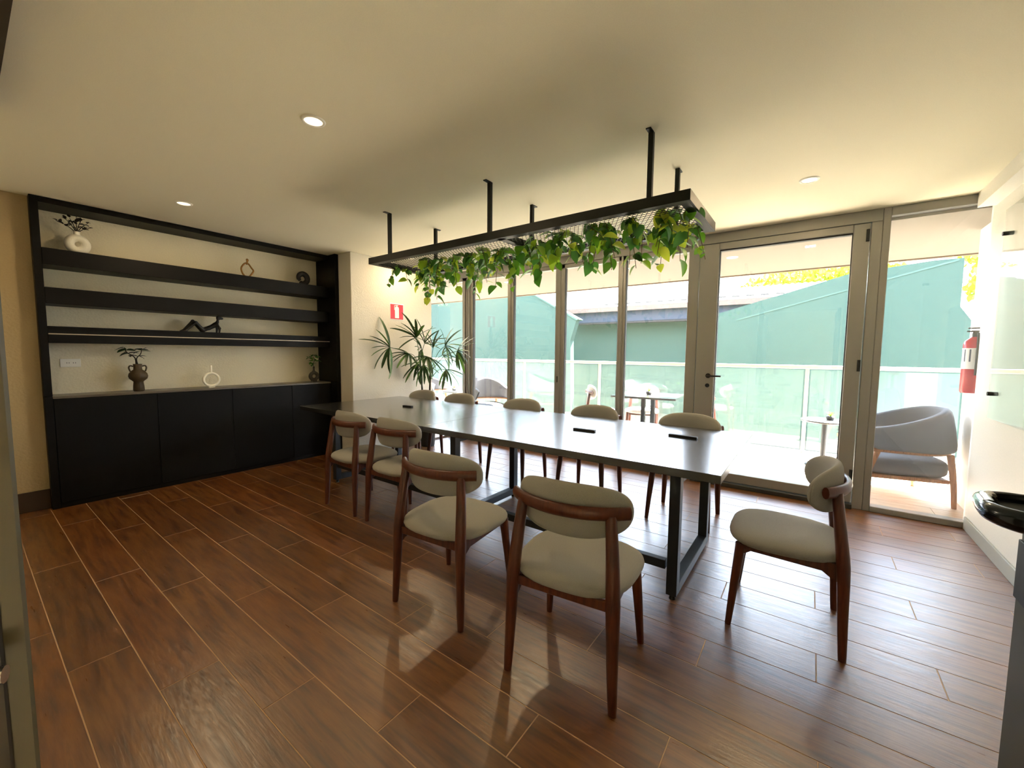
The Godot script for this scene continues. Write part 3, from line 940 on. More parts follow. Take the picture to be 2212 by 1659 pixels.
# ---------------------------------------------------------------- hanging rack with vines
func rack() -> void:
	var x0 := -3.42
	var x1 := -0.565
	var z0 := -2.36
	var z1 := -3.055
	var r := thing("hanging_rack", "dark metal ceiling rack with mesh panels hung over the table", "rack", Vector3(-1.99, 2.18, -2.7075))
	var o := -Vector3(-1.99, 2.18, -2.7075)
	var y0 := 2.182
	var y1 := 2.24
	part("long_bar", box(Vector3(x0, y0, z0) + o, Vector3(x1, y1, z0 - 0.012) + o, 0.001), M.rack, r)
	part("long_bar", box(Vector3(x0, y0, z1) + o, Vector3(x1, y1, z1 + 0.012) + o, 0.001), M.rack, r)
	part("end_bar", box(Vector3(x0, y0, z0 - 0.012) + o, Vector3(x0 + 0.012, y1, z1 + 0.012) + o, 0.001), M.rack, r)
	part("end_bar", box(Vector3(x1 - 0.012, y0, z0 - 0.012) + o, Vector3(x1, y1, z1 + 0.012) + o, 0.001), M.rack, r)
	# inward flanges that carry the mesh
	part("flange", box(Vector3(x0 + 0.012, y0, z0 - 0.012) + o, Vector3(x1 - 0.012, y0 + 0.006, z0 - 0.06) + o), M.rack, r)
	part("flange", box(Vector3(x0 + 0.012, y0, z1 + 0.012) + o, Vector3(x1 - 0.012, y0 + 0.006, z1 + 0.06) + o), M.rack, r)
	part("flange", box(Vector3(x0 + 0.012, y0, z0 - 0.06) + o, Vector3(x0 + 0.06, y0 + 0.006, z1 + 0.06) + o), M.rack, r)
	part("flange", box(Vector3(x1 - 0.06, y0, z0 - 0.06) + o, Vector3(x1 - 0.012, y0 + 0.006, z1 + 0.06) + o), M.rack, r)
	part("cross_bar", box(Vector3(-1.895, y0, z0 - 0.012) + o, Vector3(-1.835, y1 - 0.01, z1 + 0.012) + o, 0.001), M.rack, r)
	for e in [[x0 + 0.03, -1.895], [-1.835, x1 - 0.03]]:
		var st := mb(false)
		st.set_smooth_group(-1)
		var lw := 0.03
		var za := z0 - 0.03
		var zb := z1 + 0.03
		var run := (za - zb) * 0.015 / 0.0275
		var t := 0.0018
		var y := y0 + 0.008
		for fam in [1.0, -1.0]:
			var k := -int(run / lw) - 1
			while k * lw + e[0] < e[1] + run:
				var xa: float = e[0] + k * lw
				var pa := Vector2(xa, za)
				var pb := Vector2(xa + fam * run, zb)
				# clip to the panel
				var t0 := 0.0
				var t1 := 1.0
				var dx: float = pb.x - pa.x
				var ta: float = (e[0] - pa.x) / dx
				var tb: float = (e[1] - pa.x) / dx
				t0 = maxf(t0, minf(ta, tb)); t1 = minf(t1, maxf(ta, tb))
				if t1 - t0 > 0.002:
					var a := pa.lerp(pb, t0)
					var b := pa.lerp(pb, t1)
					var d := (b - a).normalized()
					var n := Vector2(-d.y, d.x) * t
					var q := []
					for h in [0.0, 0.0025]:
						for p in [a - n, a + n, b + n, b - n]: q.append(Vector3(p.x, y + h, p.y) + o)
					var c: Vector3 = (q[0] + q[6]) / 2.0
					oquad(st, q[0], q[1], q[2], q[3], c); oquad(st, q[4], q[5], q[6], q[7], c)
					oquad(st, q[0], q[3], q[7], q[4], c); oquad(st, q[1], q[2], q[6], q[5], c)
				k += 1
		var mesh := part("mesh_panel", st, M.rack, r)
		mesh.set_meta("kind", "stuff")
	for x in [-3.12, -1.957, -0.788]:
		for z in [-2.378, -2.935]:
			part("hanger", box(Vector3(x - 0.014, y0 + 0.006, z - 0.014) + o, Vector3(x + 0.014, CEIL, z + 0.014) + o, 0.001), M.rack, r)
			var side := 0.06 if z > -2.5 else -0.06
			part("ceiling_bracket", box(Vector3(x - 0.014, CEIL - 0.006, z) + o, Vector3(x + 0.014, CEIL, z + side) + o), M.rack, r)
	vines()

func vines() -> void:
	rng.seed = 2024
	var meshes := [leaf_mesh(0.085, 0.062, 0.25, 0.25), leaf_mesh(0.1, 0.07, 0.35, 0.35), leaf_mesh(0.07, 0.045, 0.2, 0.15)]
	# x, lowest height, number of strands
	var spots := [[-3.24, 1.95, 4], [-2.98, 1.85, 5], [-2.78, 1.88, 4], [-2.5, 1.96, 4], [-2.3, 1.9, 4], [-2.05, 1.99, 4], [-1.82, 1.95, 4], [-1.5, 1.92, 4], [-1.28, 1.98, 4], [-1.08, 1.9, 5], [-0.88, 1.92, 4], [-0.7, 1.97, 4]]
	var nth := ["first", "second", "third", "fourth", "fifth", "sixth", "seventh", "eighth", "ninth", "tenth", "eleventh", "twelfth"]
	for s in spots:
		var which: String = nth[spots.find(s)]
		var v := thing("trailing_vine", "variegated trailing vine in the ceiling rack mesh, %s from the palm end" % which, "vine", Vector3(s[0], 2.19, -2.78), 0.0, "trailing vines in the ceiling rack")
		for k in s[2] + 2:
			var z := rng.randf_range(-0.2, 0.24)
			var x := rng.randf_range(-0.13, 0.13)
			var drop: float = (2.19 - s[1]) * (rng.randf_range(0.6, 1.0) if k < s[2] else rng.randf_range(0.25, 0.5))
			var sway := Vector3(rng.randf_range(-0.1, 0.1), 0, rng.randf_range(-0.06, 0.06))
			var path := smooth_path([Vector3(x, 0.03, z), Vector3(x + sway.x * 0.2, 0.0, z), Vector3(x + sway.x * 0.6, -drop * 0.45, z + sway.z * 0.5), Vector3(x + sway.x, -drop, z + sway.z)], 5)
			var st := mb()
			tube(st, path, [0.003, 0.002], 5)
			var stem := part("stem", st, M.vine_stem, v)
			var n := int(5 + drop * 22.0)
			for i in n:
				var f := (i + rng.randf()) / n
				var p := path[mini(int(f * (path.size() - 1)), path.size() - 1)]
				var a := rng.randf() * TAU
				var m: Material = M.leaf[[0, 0, 1, 1, 1, 2, 2, 3, 4, 4][rng.randi() % 10]]
				leaf_at(stem, meshes[rng.randi() % 3], m, p, Vector3(cos(a), rng.randf_range(-1.3, 0.1), sin(a)), rng.randf_range(-0.6, 0.6), rng.randf_range(0.75, 1.25))

# ---------------------------------------------------------------- palm, sign, board, lamps
func palm() -> void:
	rng.seed = 31
	var base := Vector3(-4.46, 0, -4.02)
	var p := thing("lady_palm", "dark green fan palm with thin stems in the corner by the windows", "plant", base)
	var st := mb()
	lathe(st, [[0.0, 0.0], [0.092, 0.0], [0.098, 0.02], [0.116, 0.32], [0.12, 0.34], [0.108, 0.34], [0.101, 0.3], [0.0, 0.3]], 24)
	part("pot", st, M.pot_dark, p)
	st = mb()
	lathe(st, [[0.102, 0.3], [0.06, 0.312], [0.0, 0.315]], 16)
	part("soil", st, M.soil, p)
	var stems := [[Vector3(-0.06, 0.3, 0.02), Vector3(-0.09, 0.8, 0.02), Vector3(-0.11, 1.25, 0.04)], [Vector3(0.05, 0.3, 0.0), Vector3(0.05, 0.8, 0.0), Vector3(0.06, 1.2, -0.01)]]
	for s in stems:
		st = mb()
		tube(st, smooth_path(s, 8), [0.017, 0.014, 0.016, 0.012, 0.014, 0.008], 8)
		part("stem", st, M.trunk, p)
	var lf := [palm_leaflet(0.44, 0.05), palm_leaflet(0.36, 0.042), palm_leaflet(0.32, 0.046)]
	# hub of each fan relative to the base, direction of the fan, spread, leaflets, size
	var fans := [
		[Vector3(-0.06, 1.42, 0.6), Vector3(0.0, 0.0, 1.0), 3.0, 10, 0.95],
		[Vector3(-0.02, 1.56, 0.18), Vector3(-0.1, 0.7, 0.5), 2.5, 9, 0.95],
		[Vector3(0.0, 1.48, 0.05), Vector3(0.3, 0.6, -0.3), 2.0, 7, 0.9],
		[Vector3(0.1, 1.42, -0.02), Vector3(0.1, 0.9, 0.1), 1.8, 6, 0.75],
		[Vector3(0.28, 1.45, -0.08), Vector3(0.9, 0.25, -0.1), 2.8, 9, 0.85],
		[Vector3(0.5, 1.38, -0.1), Vector3(1.0, -0.15, 0.1), 2.7, 10, 0.85],
		[Vector3(0.22, 1.3, 0.2), Vector3(0.6, -0.4, 0.5), 2.6, 9, 0.85],
		[Vector3(0.06, 1.18, 0.12), Vector3(0.3, -0.8, 0.4), 2.4, 8, 0.85],
		[Vector3(-0.08, 1.2, 0.1), Vector3(-0.1, -0.9, 0.45), 2.4, 7, 0.85],
		[Vector3(-0.05, 1.34, 0.3), Vector3(0.1, -0.2, 0.8), 2.6, 8, 0.8],
		[Vector3(0.36, 1.12, -0.02), Vector3(0.8, -0.5, 0.2), 1.9, 7, 0.75],
		[Vector3(0.1, 1.32, -0.2), Vector3(0.3, 0.1, -0.8), 2.4, 7, 0.7],
		[Vector3(0.02, 1.4, 0.12), Vector3(0.4, 0.1, 0.6), 2.6, 9, 0.7],
	]
	for i in fans.size():
		var f: Array = fans[i]
		var stem: Array = stems[0] if f[0].x < 0.05 else stems[1]
		var root: Vector3 = stem[2] + Vector3(0, -0.1 - 0.02 * (i % 4), 0)
		if f[0].y < 1.25: root = stem[1] + Vector3(0, 0.15, 0)
		st = mb()
		tube(st, smooth_path([root, root.lerp(f[0], 0.5) + Vector3(0, 0.07, 0), f[0]], 5), [0.006, 0.004, 0.004], 6)
		var fr := part("frond", st, M.palm_light if i % 3 == 1 else M.palm, p)
		var d: Vector3 = f[1].normalized()
		# fan plane: spanned by d and a side direction
		var side := d.cross(Vector3(1, 0.25, 0.6).normalized()).normalized()
		if i % 2: side = d.cross(Vector3(0.3, 0.2, 1).normalized()).normalized()
		var nl: int = f[3]
		for k in nl:
			var a: float = lerpf(-0.5, 0.5, float(k) / (nl - 1)) * f[2] + rng.randf_range(-0.06, 0.06)
			var dir := d * cos(a) + side * sin(a) + Vector3(0, -0.08, 0) + Vector3(rng.randf_range(-0.08, 0.08), rng.randf_range(-0.06, 0.06), 0)
			for again in 4:
				var far_x: float = base.x + f[0].x + dir.normalized().x * 0.5 * f[4]
				if far_x < -4.61: dir.x += (-4.61 - far_x) * 2.6
			leaf_at(fr, lf[(k + i) % 3], M.palm_light if (k + i) % 4 == 0 else M.palm, f[0], dir, rng.randf_range(-0.5, 0.5), f[4] * rng.randf_range(0.85, 1.1), "leaflet")

func palm_leaflet(length: float, width: float) -> Mesh:
	var st := mb()
	var seg := 6
	var mid := []
	var le := []
	var ri := []
	for i in seg + 1:
		var t := float(i) / seg
		var w: float = width / 2.0 * [0.3, 0.8, 1.0, 1.0, 0.95, 0.8, 0.25][i]
		var c := Vector3(0, -0.22 * length * t * t, length * (t - 0.06 * t * t))
		mid.append(c)
		le.append(c + Vector3(-w, w * 0.45, 0))
		ri.append(c + Vector3(w, w * 0.45, 0))
	for i in seg:
		quad(st, mid[i], mid[i + 1], le[i + 1], le[i])
		quad(st, ri[i], ri[i + 1], mid[i + 1], mid[i])
	st.generate_normals()
	return st.commit()

func wall_things() -> void:
	# extinguisher sign
	var s := thing("extinguisher_sign", "red square sign with a white extinguisher pictogram above the palm", "sign", Vector3(-4.687, 1.918, -3.67))
	part("plate", box(Vector3(0, -0.112, -0.118), Vector3(0.004, 0.112, 0.118), 0.001), M.sign_white, s)
	part("red_field", box(Vector3(0.004, -0.105, -0.108), Vector3(0.0055, 0.098, 0.108)), M.sign_red, s)
	var st := mb(false)
	var body := []
	for q in [[-0.09, -0.034], [0.045, -0.034], [0.062, -0.026], [0.068, -0.01], [0.068, 0.01], [0.062, 0.026], [0.045, 0.034], [-0.09, 0.034]]:
		body.append(Vector3(0.0055, q[0], q[1]))
	prism(st, body, Vector3(0.0012, 0, 0))
	bx(st, Vector3(0.0055, 0.068, -0.008), Vector3(0.0067, 0.082, 0.008))
	bx(st, Vector3(0.0055, 0.08, -0.022), Vector3(0.0067, 0.088, 0.018))
	bx(st, Vector3(0.0055, 0.076, 0.014), Vector3(0.0067, 0.083, 0.044))
	bx(st, Vector3(0.0055, 0.02, 0.038), Vector3(0.0067, 0.08, 0.044))
	part("pictogram", st, M.sign_white, s)
	# glass writing board on standoffs on the right wall
	var b := thing("glass_board", "frameless glass writing board on black standoffs on the right wall", "board", Vector3(1.03, 1.65, -3.45))
	part("panel", box(Vector3(-0.004, -0.72, 0.85), Vector3(0.002, 0.72, -0.885)), M.board_glass, b)
	for y in [-0.545, 0.545]:
		for z in [-0.805, 0.77]:
			st = mb()
			rod(st, Vector3(-0.03, y, z), Vector3(0.019, y, z), 0.014, 0.014, 14)
			part("standoff", st, M.black_metal, b)
	# recessed ceiling downlights
	for q in [[-2.232, -1.215, "recessed round ceiling downlight between the shelving and the doorway"], [-4.349, -1.219, "recessed round ceiling downlight close to the shelving"], [-0.078, -3.64, "recessed round ceiling downlight in front of the glass door"], [-2.232, -3.64, "recessed round ceiling downlight above the window side of the hanging rack"], [-4.349, -3.64, "recessed round ceiling downlight near the palm"]]:
		downlight(Vector3(q[0], CEIL, q[1]), q[2], LAMP)
	downlight(Vector3(-0.813, 2.5, -5.46), "recessed round downlight in the terrace soffit", 0.0)

func downlight(at: Vector3, label: String, power: float) -> void:
	var l := thing("ceiling_downlight", label, "downlight", at, 0.0, "recessed downlights")
	var st := mb()
	lathe(st, [[0.045, 0.0], [0.047, -0.006], [0.058, -0.006], [0.062, 0.0]], 28)
	part("rim", st, M.white_plastic, l)
	st = mb()
	lathe(st, [[0.0, -0.004], [0.046, -0.004], [0.046, 0.0]], 24)
	var m: StandardMaterial3D = mat(hexc("fff4dc"), 0.5)
	if power > 0.0:
		m.emission_enabled = true
		m.emission = hexc("ffe9c4")
		m.emission_energy_multiplier = 0.7
	part("lamp_lens", st, m, l)
	if power > 0.0:
		var a := AreaLight3D.new()
		a.name = "lamp_light"
		l.add_child(a)
		a.position = Vector3(0, -0.012, 0)
		a.rotation.x = -PI / 2
		a.area_size = Vector2(0.09, 0.09)
		a.light_energy = power
		a.light_color = hexc("ffe0b0")
		a.shadow_enabled = true
		a.area_range = 12.0

# ---------------------------------------------------------------- terrace
func terrace() -> void:
	var st := mb(false)
	bx(st, Vector3(-10, 2.5, -4.741), Vector3(1.9, 2.9, -6.72))
	bx(st, Vector3(-10, 2.5, -4.317), Vector3(-4.70, 2.9, -4.741))
	structure("ceiling_terrace", st, M.soffit)
	structure("trim_2", box(Vector3(-10, 2.485, -6.70), Vector3(1.9, 2.92, -6.75)), M.soffit_edge)
	structure("wall_terrace_left", box(Vector3(-10, 0, -4.1), Vector3(-5.7, 2.9, -4.316)), M.stucco)
	structure("wall_terrace_right", box(Vector3(1.16, 0, -4.741), Vector3(1.5, 2.5, -5.5), 0.004), M.stucco)
	# glass railing
	var rl := thing("glass_railing", "glass terrace railing with beige posts and handrail", "railing", Vector3(-3.5, 0, -6.99))
	var o := Vector3(3.5, 0, 6.99)
	part("handrail", box(Vector3(-9.0, 1.175, -6.97) + o, Vector3(1.5, 1.225, -7.01) + o, 0.006), M.rail, rl)
	var posts := [-8.15, -6.47, -4.8, -3.13, -1.585, -0.04, 1.475]
	for x in posts:
		part("post", box(Vector3(x - 0.022, 0.0, -6.975) + o, Vector3(x + 0.022, 1.175, -7.005) + o, 0.003), M.rail, rl)
	for i in posts.size() - 1:
		part("pane", box(Vector3(posts[i] + 0.04, 0.05, -6.987) + o, Vector3(posts[i + 1] - 0.04, 1.16, -6.995) + o), M.rail_glass, rl)
	# fire extinguisher
	var e := thing("fire_extinguisher", "red fire extinguisher hung on the white terrace wall", "extinguisher", Vector3(1.082, 1.06, -5.0))
	st = mb()
	lathe(st, [[0.0, 0.0], [0.06, 0.0], [0.066, 0.012], [0.067, 0.4], [0.06, 0.43], [0.035, 0.455], [0.022, 0.465], [0.0, 0.466]], 24)
	part("cylinder", st, M.ext_red, e)
	st = mb()
	lathe(st, [[0.0675, 0.2], [0.0678, 0.202], [0.0678, 0.37], [0.0675, 0.372]], 24)
	part("label_band", st, M.label, e)
	st = mb()
	lathe(st, [[0.0683, 0.26], [0.0685, 0.262], [0.0685, 0.36], [0.0683, 0.362]], 12)
	part("print_panel", st, M.navy, e)
	st = mb()
	lathe(st, [[0.02, 0.462], [0.022, 0.49], [0.014, 0.51], [0.0, 0.512]], 14)
	bx(st, Vector3(-0.05, 0.505, -0.01), Vector3(0.02, 0.518, 0.01), 0.002)
	bx(st, Vector3(-0.045, 0.532, -0.01), Vector3(0.02, 0.543, 0.01), 0.002)
	part("valve", st, M.black_metal, e)
	st = mb()
	tube(st, smooth_path([Vector3(0.01, 0.49, 0.02), Vector3(0.0, 0.48, 0.075), Vector3(0.0, 0.36, 0.085), Vector3(0.0, 0.15, 0.078)], 5), [0.008], 8)
	part("hose", st, M.black_metal, e)
	st = mb(false)
	bx(st, Vector3(0.06, 0.1, -0.02), Vector3(0.078, 0.42, 0.02))
	bx(st, Vector3(-0.0, 0.235, -0.071), Vector3(0.07, 0.25, 0.071))
	part("bracket", st, M.black_metal, e)
	# lounge chairs
	var a := thing("lounge_armchair", "grey wrap-back lounge armchair with oak legs behind the fixed pane", "armchair", Vector3(0.72, 0, -5.48), 1.823)
	lounge(a)
	copy_of(a, "grey wrap-back lounge armchair with oak legs on the far side of the terrace", Vector3(-4.95, 0, -5.95), -2.0)
	copy_of(a, "pale lounge armchair at the far end of the terrace beyond the low round table", Vector3(-7.0, 0, -6.3), -1.2)
	# low round tables with succulents
	var t := thing("side_table", "round side table on a slim post behind the glass door", "table", Vector3(0.17, 0, -6.28), 0.0, "round side tables")
	st = mb()
	lathe(st, [[0.0, 0.55], [0.245, 0.55], [0.25, 0.555], [0.25, 0.57], [0.245, 0.574], [0.0, 0.574]], 36)
	part("top", st, M.table, t)
	st = mb()
	rod(st, Vector3(0, 0.01, 0), Vector3(0, 0.55, 0), 0.028, 0.028, 14)
	part("post", st, M.steel, t)
	st = mb()
	lathe(st, [[0.0, 0.0], [0.18, 0.0], [0.18, 0.008], [0.03, 0.016], [0.0, 0.016]], 28)
	part("base", st, M.steel, t)
	copy_of(t, "round side table at the far end of the terrace between lounge chairs", Vector3(-5.93, 0, -6.05))
	succulent(Vector3(0.22, 0.574, -6.3), "small potted succulent on the round table behind the glass door")
	succulent(Vector3(-5.91, 0.574, -6.05), "small potted succulent on the far round side table")
	# square café table and chairs
	var q := thing("square_table", "square cafe table with dark twin-post pedestal on the terrace", "table", Vector3(-1.95, 0, -6.13), 0.1)
	part("top", box(Vector3(-0.45, 0.725, -0.42), Vector3(0.45, 0.752, 0.42), 0.003), M.table, q)
	for x in [-0.07, 0.07]:
		part("post", box(Vector3(x - 0.03, 0.02, -0.03), Vector3(x + 0.03, 0.725, 0.03), 0.003), M.steel, q)
	part("base", box(Vector3(-0.28, 0.0, -0.25), Vector3(0.28, 0.02, 0.25), 0.004), M.steel, q)
	part("support", box(Vector3(-0.25, 0.7, -0.04), Vector3(0.25, 0.725, 0.04), 0.002), M.steel, q)
	succulent(Vector3(-1.95, 0.752, -6.15), "small potted succulent on the square terrace table")
	var c := thing("terrace_chair", "cream terrace chair standing left of the square table", "chair", Vector3(-2.72, 0, -6.12), -PI / 2 + 0.45, "terrace chairs at the square table")
	chair_parts(c, M.terrace_fabric, M.chair_wood)
	copy_of(c, "cream terrace chair between the square table and the glass railing", Vector3(-2.2, 0, -6.62), PI + 0.25)
	copy_of(c, "cream terrace chair on the glass door side of the square table", Vector3(-1.28, 0, -6.15), PI / 2)

func succulent(at: Vector3, label: String) -> void:
	var s := thing("potted_succulent", label, "plant", at, 0.0, "potted succulents")
	var st := mb()
	lathe(st, [[0.0, 0.0], [0.03, 0.0], [0.042, 0.02], [0.04, 0.05], [0.034, 0.05], [0.0, 0.046]], 20)
	part("pot", st, M.pot_dark, s)
	var lm := leaf_mesh(0.07, 0.02, 0.4, -0.2)
	for i in 14:
		var a := TAU * i / 14.0 * 2.4
		leaf_at(s, lm, M.leaf[[1, 2, 3][i % 3]], Vector3(0, 0.045, 0), Vector3(cos(a), 0.6 + 0.09 * (i % 7), sin(a)), 0.0, 0.8 + 0.05 * (i % 5))

func lounge(a: Node3D) -> void:
	# faces -z; the padded band wraps arms and back in one U
	var pts := []
	for i in 25:
		var u := lerpf(-1.0, 1.0, i / 24.0)
		var s := absf(u)
		if s > 0.62:
			pts.append([Vector3(signf(u) * 0.355, 0, lerpf(-0.02, -0.36, (s - 0.62) / 0.38)), s])
		else:
			var w := u / 0.62 * PI / 2.0
			pts.append([Vector3(sin(w) * 0.355, 0, -0.02 + cos(w) * 0.37), s])
	var st := mb()
	grid(st, 24, 14, func(u: float, v: float) -> Vector3:
		var k := roundi(u * 24)
		var c: Vector3 = pts[k][0]
		var s: float = pts[k][1]
		var t: Vector3 = (pts[mini(k + 1, 24)][0] - pts[maxi(k - 1, 0)][0]).normalized()
		var n := Vector3(t.z, 0, -t.x)
		var end := 1.0 if k > 0 and k < 24 else 0.0
		var top := lerpf(0.88, 0.69, smoothstep(0.1, 1.0, s))
		var low := lerpf(0.47, 0.5, s)
		var w := v * TAU
		var cw: float = signf(cos(w)) * pow(absf(cos(w)), 0.55)
		var sw: float = signf(sin(w)) * pow(absf(sin(w)), 0.55)
		return c + n * cw * 0.045 * lerpf(0.3, 1.0, end) + Vector3(0, (top + low) / 2 + sw * (top - low) / 2 * lerpf(0.7, 1.0, end), 0) + n * (sw * 0.03), false)
	part("wrap_back", st, M.lounge_fabric, a)
	st = mb()
	var rail := PackedVector3Array()
	for p in pts: rail.append(p[0] * 1.02 + Vector3(0, lerpf(0.465, 0.49, p[1]), 0))
	tube(st, rail, [0.02], 8, false, 1.3)
	part("wood_rail", st, M.oak, a)
	st = mb()
	grid(st, 12, 32, func(u: float, v: float) -> Vector3:
		var phi := (u - 0.5) * PI
		var th := v * TAU
		var cx: float = signf(cos(th)) * pow(absf(cos(th)), 0.4)
		var sz: float = signf(sin(th)) * pow(absf(sin(th)), 0.4)
		var k: float = pow(cos(phi), 0.3)
		return Vector3(cx * k * 0.315, 0.325 + 0.09 * signf(sin(phi)) * pow(absf(sin(phi)), 0.6), sz * k * 0.33 - 0.02))
	part("seat", st, M.lounge_fabric, a)
	part("seat_frame", box(Vector3(-0.3, 0.205, -0.32), Vector3(0.3, 0.24, 0.28), 0.004), M.oak, a)
	for s in [-1.0, 1.0]:
		st = mb()
		tube(st, smooth_path([Vector3(s * 0.36, 0.0, -0.4), Vector3(s * 0.352, 0.25, -0.34), Vector3(s * 0.35, 0.49, -0.27)], 5), [0.017, 0.024, 0.026], 8)
		part("leg", st, M.oak, a)
		st = mb()
		tube(st, smooth_path([Vector3(s * 0.345, 0.0, 0.3), Vector3(s * 0.342, 0.25, 0.28), Vector3(s * 0.335, 0.48, 0.25)], 5), [0.018, 0.024, 0.026], 8)
		part("leg", st, M.oak, a)

# ---------------------------------------------------------------- beyond the terrace
func neighbours() -> void:
	structure("ground", box(Vector3(-40, -0.5, -7.15), Vector3(40, -0.35, -60)), M.earth)
	# painted boundary walls with sloping tops
	var st := mb(false)
	prism(st, [Vector3(-1.74, -0.4, -10), Vector3(2.1, -0.4, -10), Vector3(2.1, 1.97, -10), Vector3(1.96, 2.2, -10), Vector3(1.96, 3.0, -10), Vector3(1.6, 3.0, -10), Vector3(0.52, 2.9, -10), Vector3(-1.72, 2.26, -10)], Vector3(0, 0, -0.2))
	var r := thing("boundary_wall", "teal painted boundary wall with a rising top behind the glass door", "wall", Vector3.ZERO)
	part("wall_body", st, M.teal, r)
	st = mb(false)
	prism(st, [Vector3(-1.36, 2.09, -9.99), Vector3(0.54, 2.6, -9.99), Vector3(1.9, 2.96, -9.99), Vector3(1.9, 2.99, -9.99), Vector3(0.54, 2.63, -9.99), Vector3(-1.36, 2.12, -9.99)], Vector3(0, 0, -0.05) + Vector3(0, 0, 0.025))
	part("raised_seam", st, M.teal_trim, r)
	st = mb(false)
	prism(st, [Vector3(-14.5, -0.4, -10), Vector3(-5.3, -0.4, -10), Vector3(-5.36, 1.72, -10), Vector3(-5.19, 2.25, -10), Vector3(-6.62, 3.04, -10), Vector3(-7.1, 3.03, -10), Vector3(-14.5, 3.1, -10)], Vector3(0, 0, -0.2))
	var l := thing("boundary_wall", "teal painted gable wall beyond the railing, with a slope down to a low roof", "wall", Vector3.ZERO)
	part("wall_body", st, M.teal, l)
	st = mb(false)
	prism(st, [Vector3(-5.17, 2.25, -9.97), Vector3(-6.62, 3.05, -9.97), Vector3(-6.62, 3.09, -9.97), Vector3(-5.12, 2.28, -9.97)], Vector3(0, 0, -0.3))
	part("coping", st, M.teal_trim, l)
	# low neighbouring house between them: teal wall, blue-grey fascia, corrugated roof edge
	var h := thing("neighbour_house", "low teal house with blue-grey fascia and corrugated roof beyond the railing", "building", Vector3.ZERO)
	part("wall_body", box(Vector3(-8.0, -0.4, -12.0), Vector3(0.5, 2.35, -12.3)), M.teal, h)
	part("fascia", box(Vector3(-6.3, 2.3, -11.55), Vector3(0.5, 2.6, -11.6)), M.fascia, h)
	part("gutter", box(Vector3(-6.3, 2.24, -11.5), Vector3(0.5, 2.3, -11.6), 0.01), M.rubber, h)
	st = mb(false)
	grid(st, 1, 170, func(u: float, v: float) -> Vector3:
		var x := lerpf(-6.6, 0.6, v)
		return Vector3(x, lerpf(2.62, 3.65, u) + 0.02 * sin(v * 170.0 * PI / 2.0), lerpf(-11.35, -16.0, u)), false)
	part("roof_sheet", st, M.roof, h)
	part("roof_lip", box(Vector3(-6.5, 2.585, -11.345), Vector3(0.6, 2.72, -11.42)), M.roof_edge, h)
	for i in 16:
		part("ridge_gap", box(Vector3(-5.6 + i * 0.34, 2.94, -12.76), Vector3(-5.6 + i * 0.34 + 0.19, 2.985, -12.74)), M.rubber, h)
	# trees
	tree(Vector3(-0.4, -0.35, -17.0), "sunlit yellow-green tree rising above the teal boundary wall", [[Vector3(-1.2, 3.9, 0), 0.75], [Vector3(-0.3, 4.2, 0.2), 0.85], [Vector3(0.6, 4.3, -0.1), 0.9], [Vector3(1.4, 4.2, 0.1), 0.9], [Vector3(0.2, 3.5, 0.1), 0.8], [Vector3(2.1, 4.0, 0), 0.8]], 900, 5)
	tree(Vector3(3.2, -0.35, -12.4), "leafy tree in the gap between the teal wall and the white terrace wall", [[Vector3(-0.2, 3.2, 0), 0.6], [Vector3(0.0, 2.6, 0.2), 0.5], [Vector3(-0.3, 3.9, 0), 0.6]], 500, 9)
	# a weed growing on the roof
	var w := thing("roof_weed", "small green weed growing on the neighbouring roof", "plant", Vector3(-4.55, 2.99, -13.2))
	st = mb()
	tube(st, smooth_path([Vector3(0, 0, 0), Vector3(-0.05, 0.15, 0), Vector3(-0.22, 0.4, 0)], 4), [0.012, 0.006], 6)
	part("stem", st, M.leaf[2], w)
	st = mb()
	tube(st, smooth_path([Vector3(0, 0, 0), Vector3(0.04, 0.15, 0), Vector3(0.06, 0.28, 0)], 4), [0.012, 0.006], 6)
	part("stem", st, M.leaf[2], w)
	var lm := leaf_mesh(0.1, 0.05)
	for i in 10:
		leaf_at(w, lm, M.leaf[2 + i % 2], Vector3(-0.02 * i, 0.02 + 0.036 * i, 0), Vector3(cos(i * 2.4), 0.4, sin(i * 2.4)))

func tree(at: Vector3, label: String, puffs: Array, per: int, seed_: int) -> void:
	rng.seed = seed_
	var t := thing("tree", label, "tree", at)
	var st := mb()
	tube(st, smooth_path([Vector3.ZERO, Vector3(0.05, 1.5, 0), puffs[0][0] * 0.4 + Vector3(0, 1.2, 0)], 5), [0.16, 0.12, 0.08], 10)
	for p in puffs: tube(st, smooth_path([Vector3(0.05, 1.5, 0), (Vector3(0.05, 1.5, 0) + p[0]) / 2 + Vector3(0, -0.15, 0), p[0]], 4), [0.07, 0.04, 0.02], 7)
	part("trunk", st, M.trunk, t)
	var mm := MultiMesh.new()
	mm.transform_format = MultiMesh.TRANSFORM_3D
	mm.use_colors = true
	mm.mesh = leaf_mesh(0.16, 0.1, 0.3, 0.2, 3)
	mm.mesh.surface_set_material(0, M.tree_leaf)
	mm.instance_count = puffs.size() * per
	var n := 0
	for p in puffs:
		for k in per:
			var d: Vector3 = Vector3(rng.randfn(), rng.randfn(), rng.randfn()).normalized() * pow(rng.randf(), 0.4) * p[1]
			d.y *= 0.7
			var basis := Basis.from_euler(Vector3(rng.randf() * TAU, rng.randf() * TAU, rng.randf() * TAU)).scaled(Vector3.ONE * rng.randf_range(0.6, 1.2))
			mm.set_instance_transform(n, Transform3D(basis, p[0] + d))
			var g := rng.randf_range(0.55, 1.0)
			mm.set_instance_color(n, Color(g, g, g * rng.randf_range(0.6, 1.0)))
			n += 1
	var o := MultiMeshInstance3D.new()
	o.name = "crown"
	o.multimesh = mm
	t.add_child(o)
	o.set_meta("kind", "stuff")

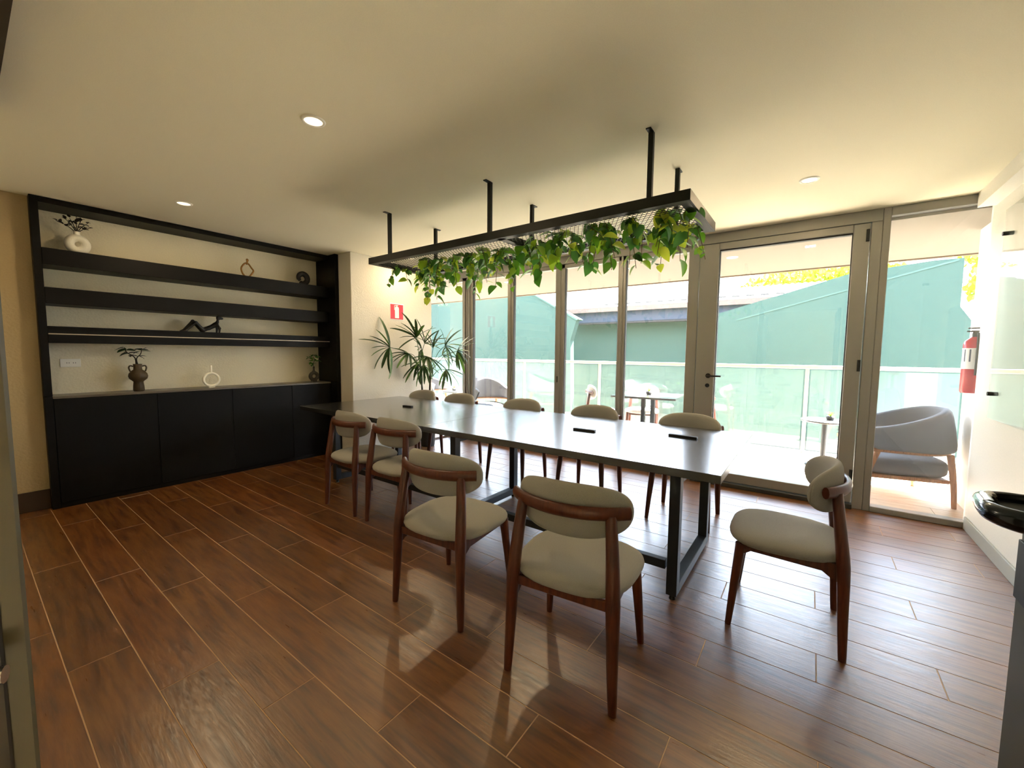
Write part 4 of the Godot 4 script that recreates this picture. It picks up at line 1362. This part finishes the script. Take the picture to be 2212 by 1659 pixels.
func _ready() -> void:
	materials()
	view_and_light()
	room()
	glazing()
	near_doors()
	wall_unit()
	table()
	chairs()
	rack()
	palm()
	terrace()
	neighbours()
	ornaments()
	wall_things()
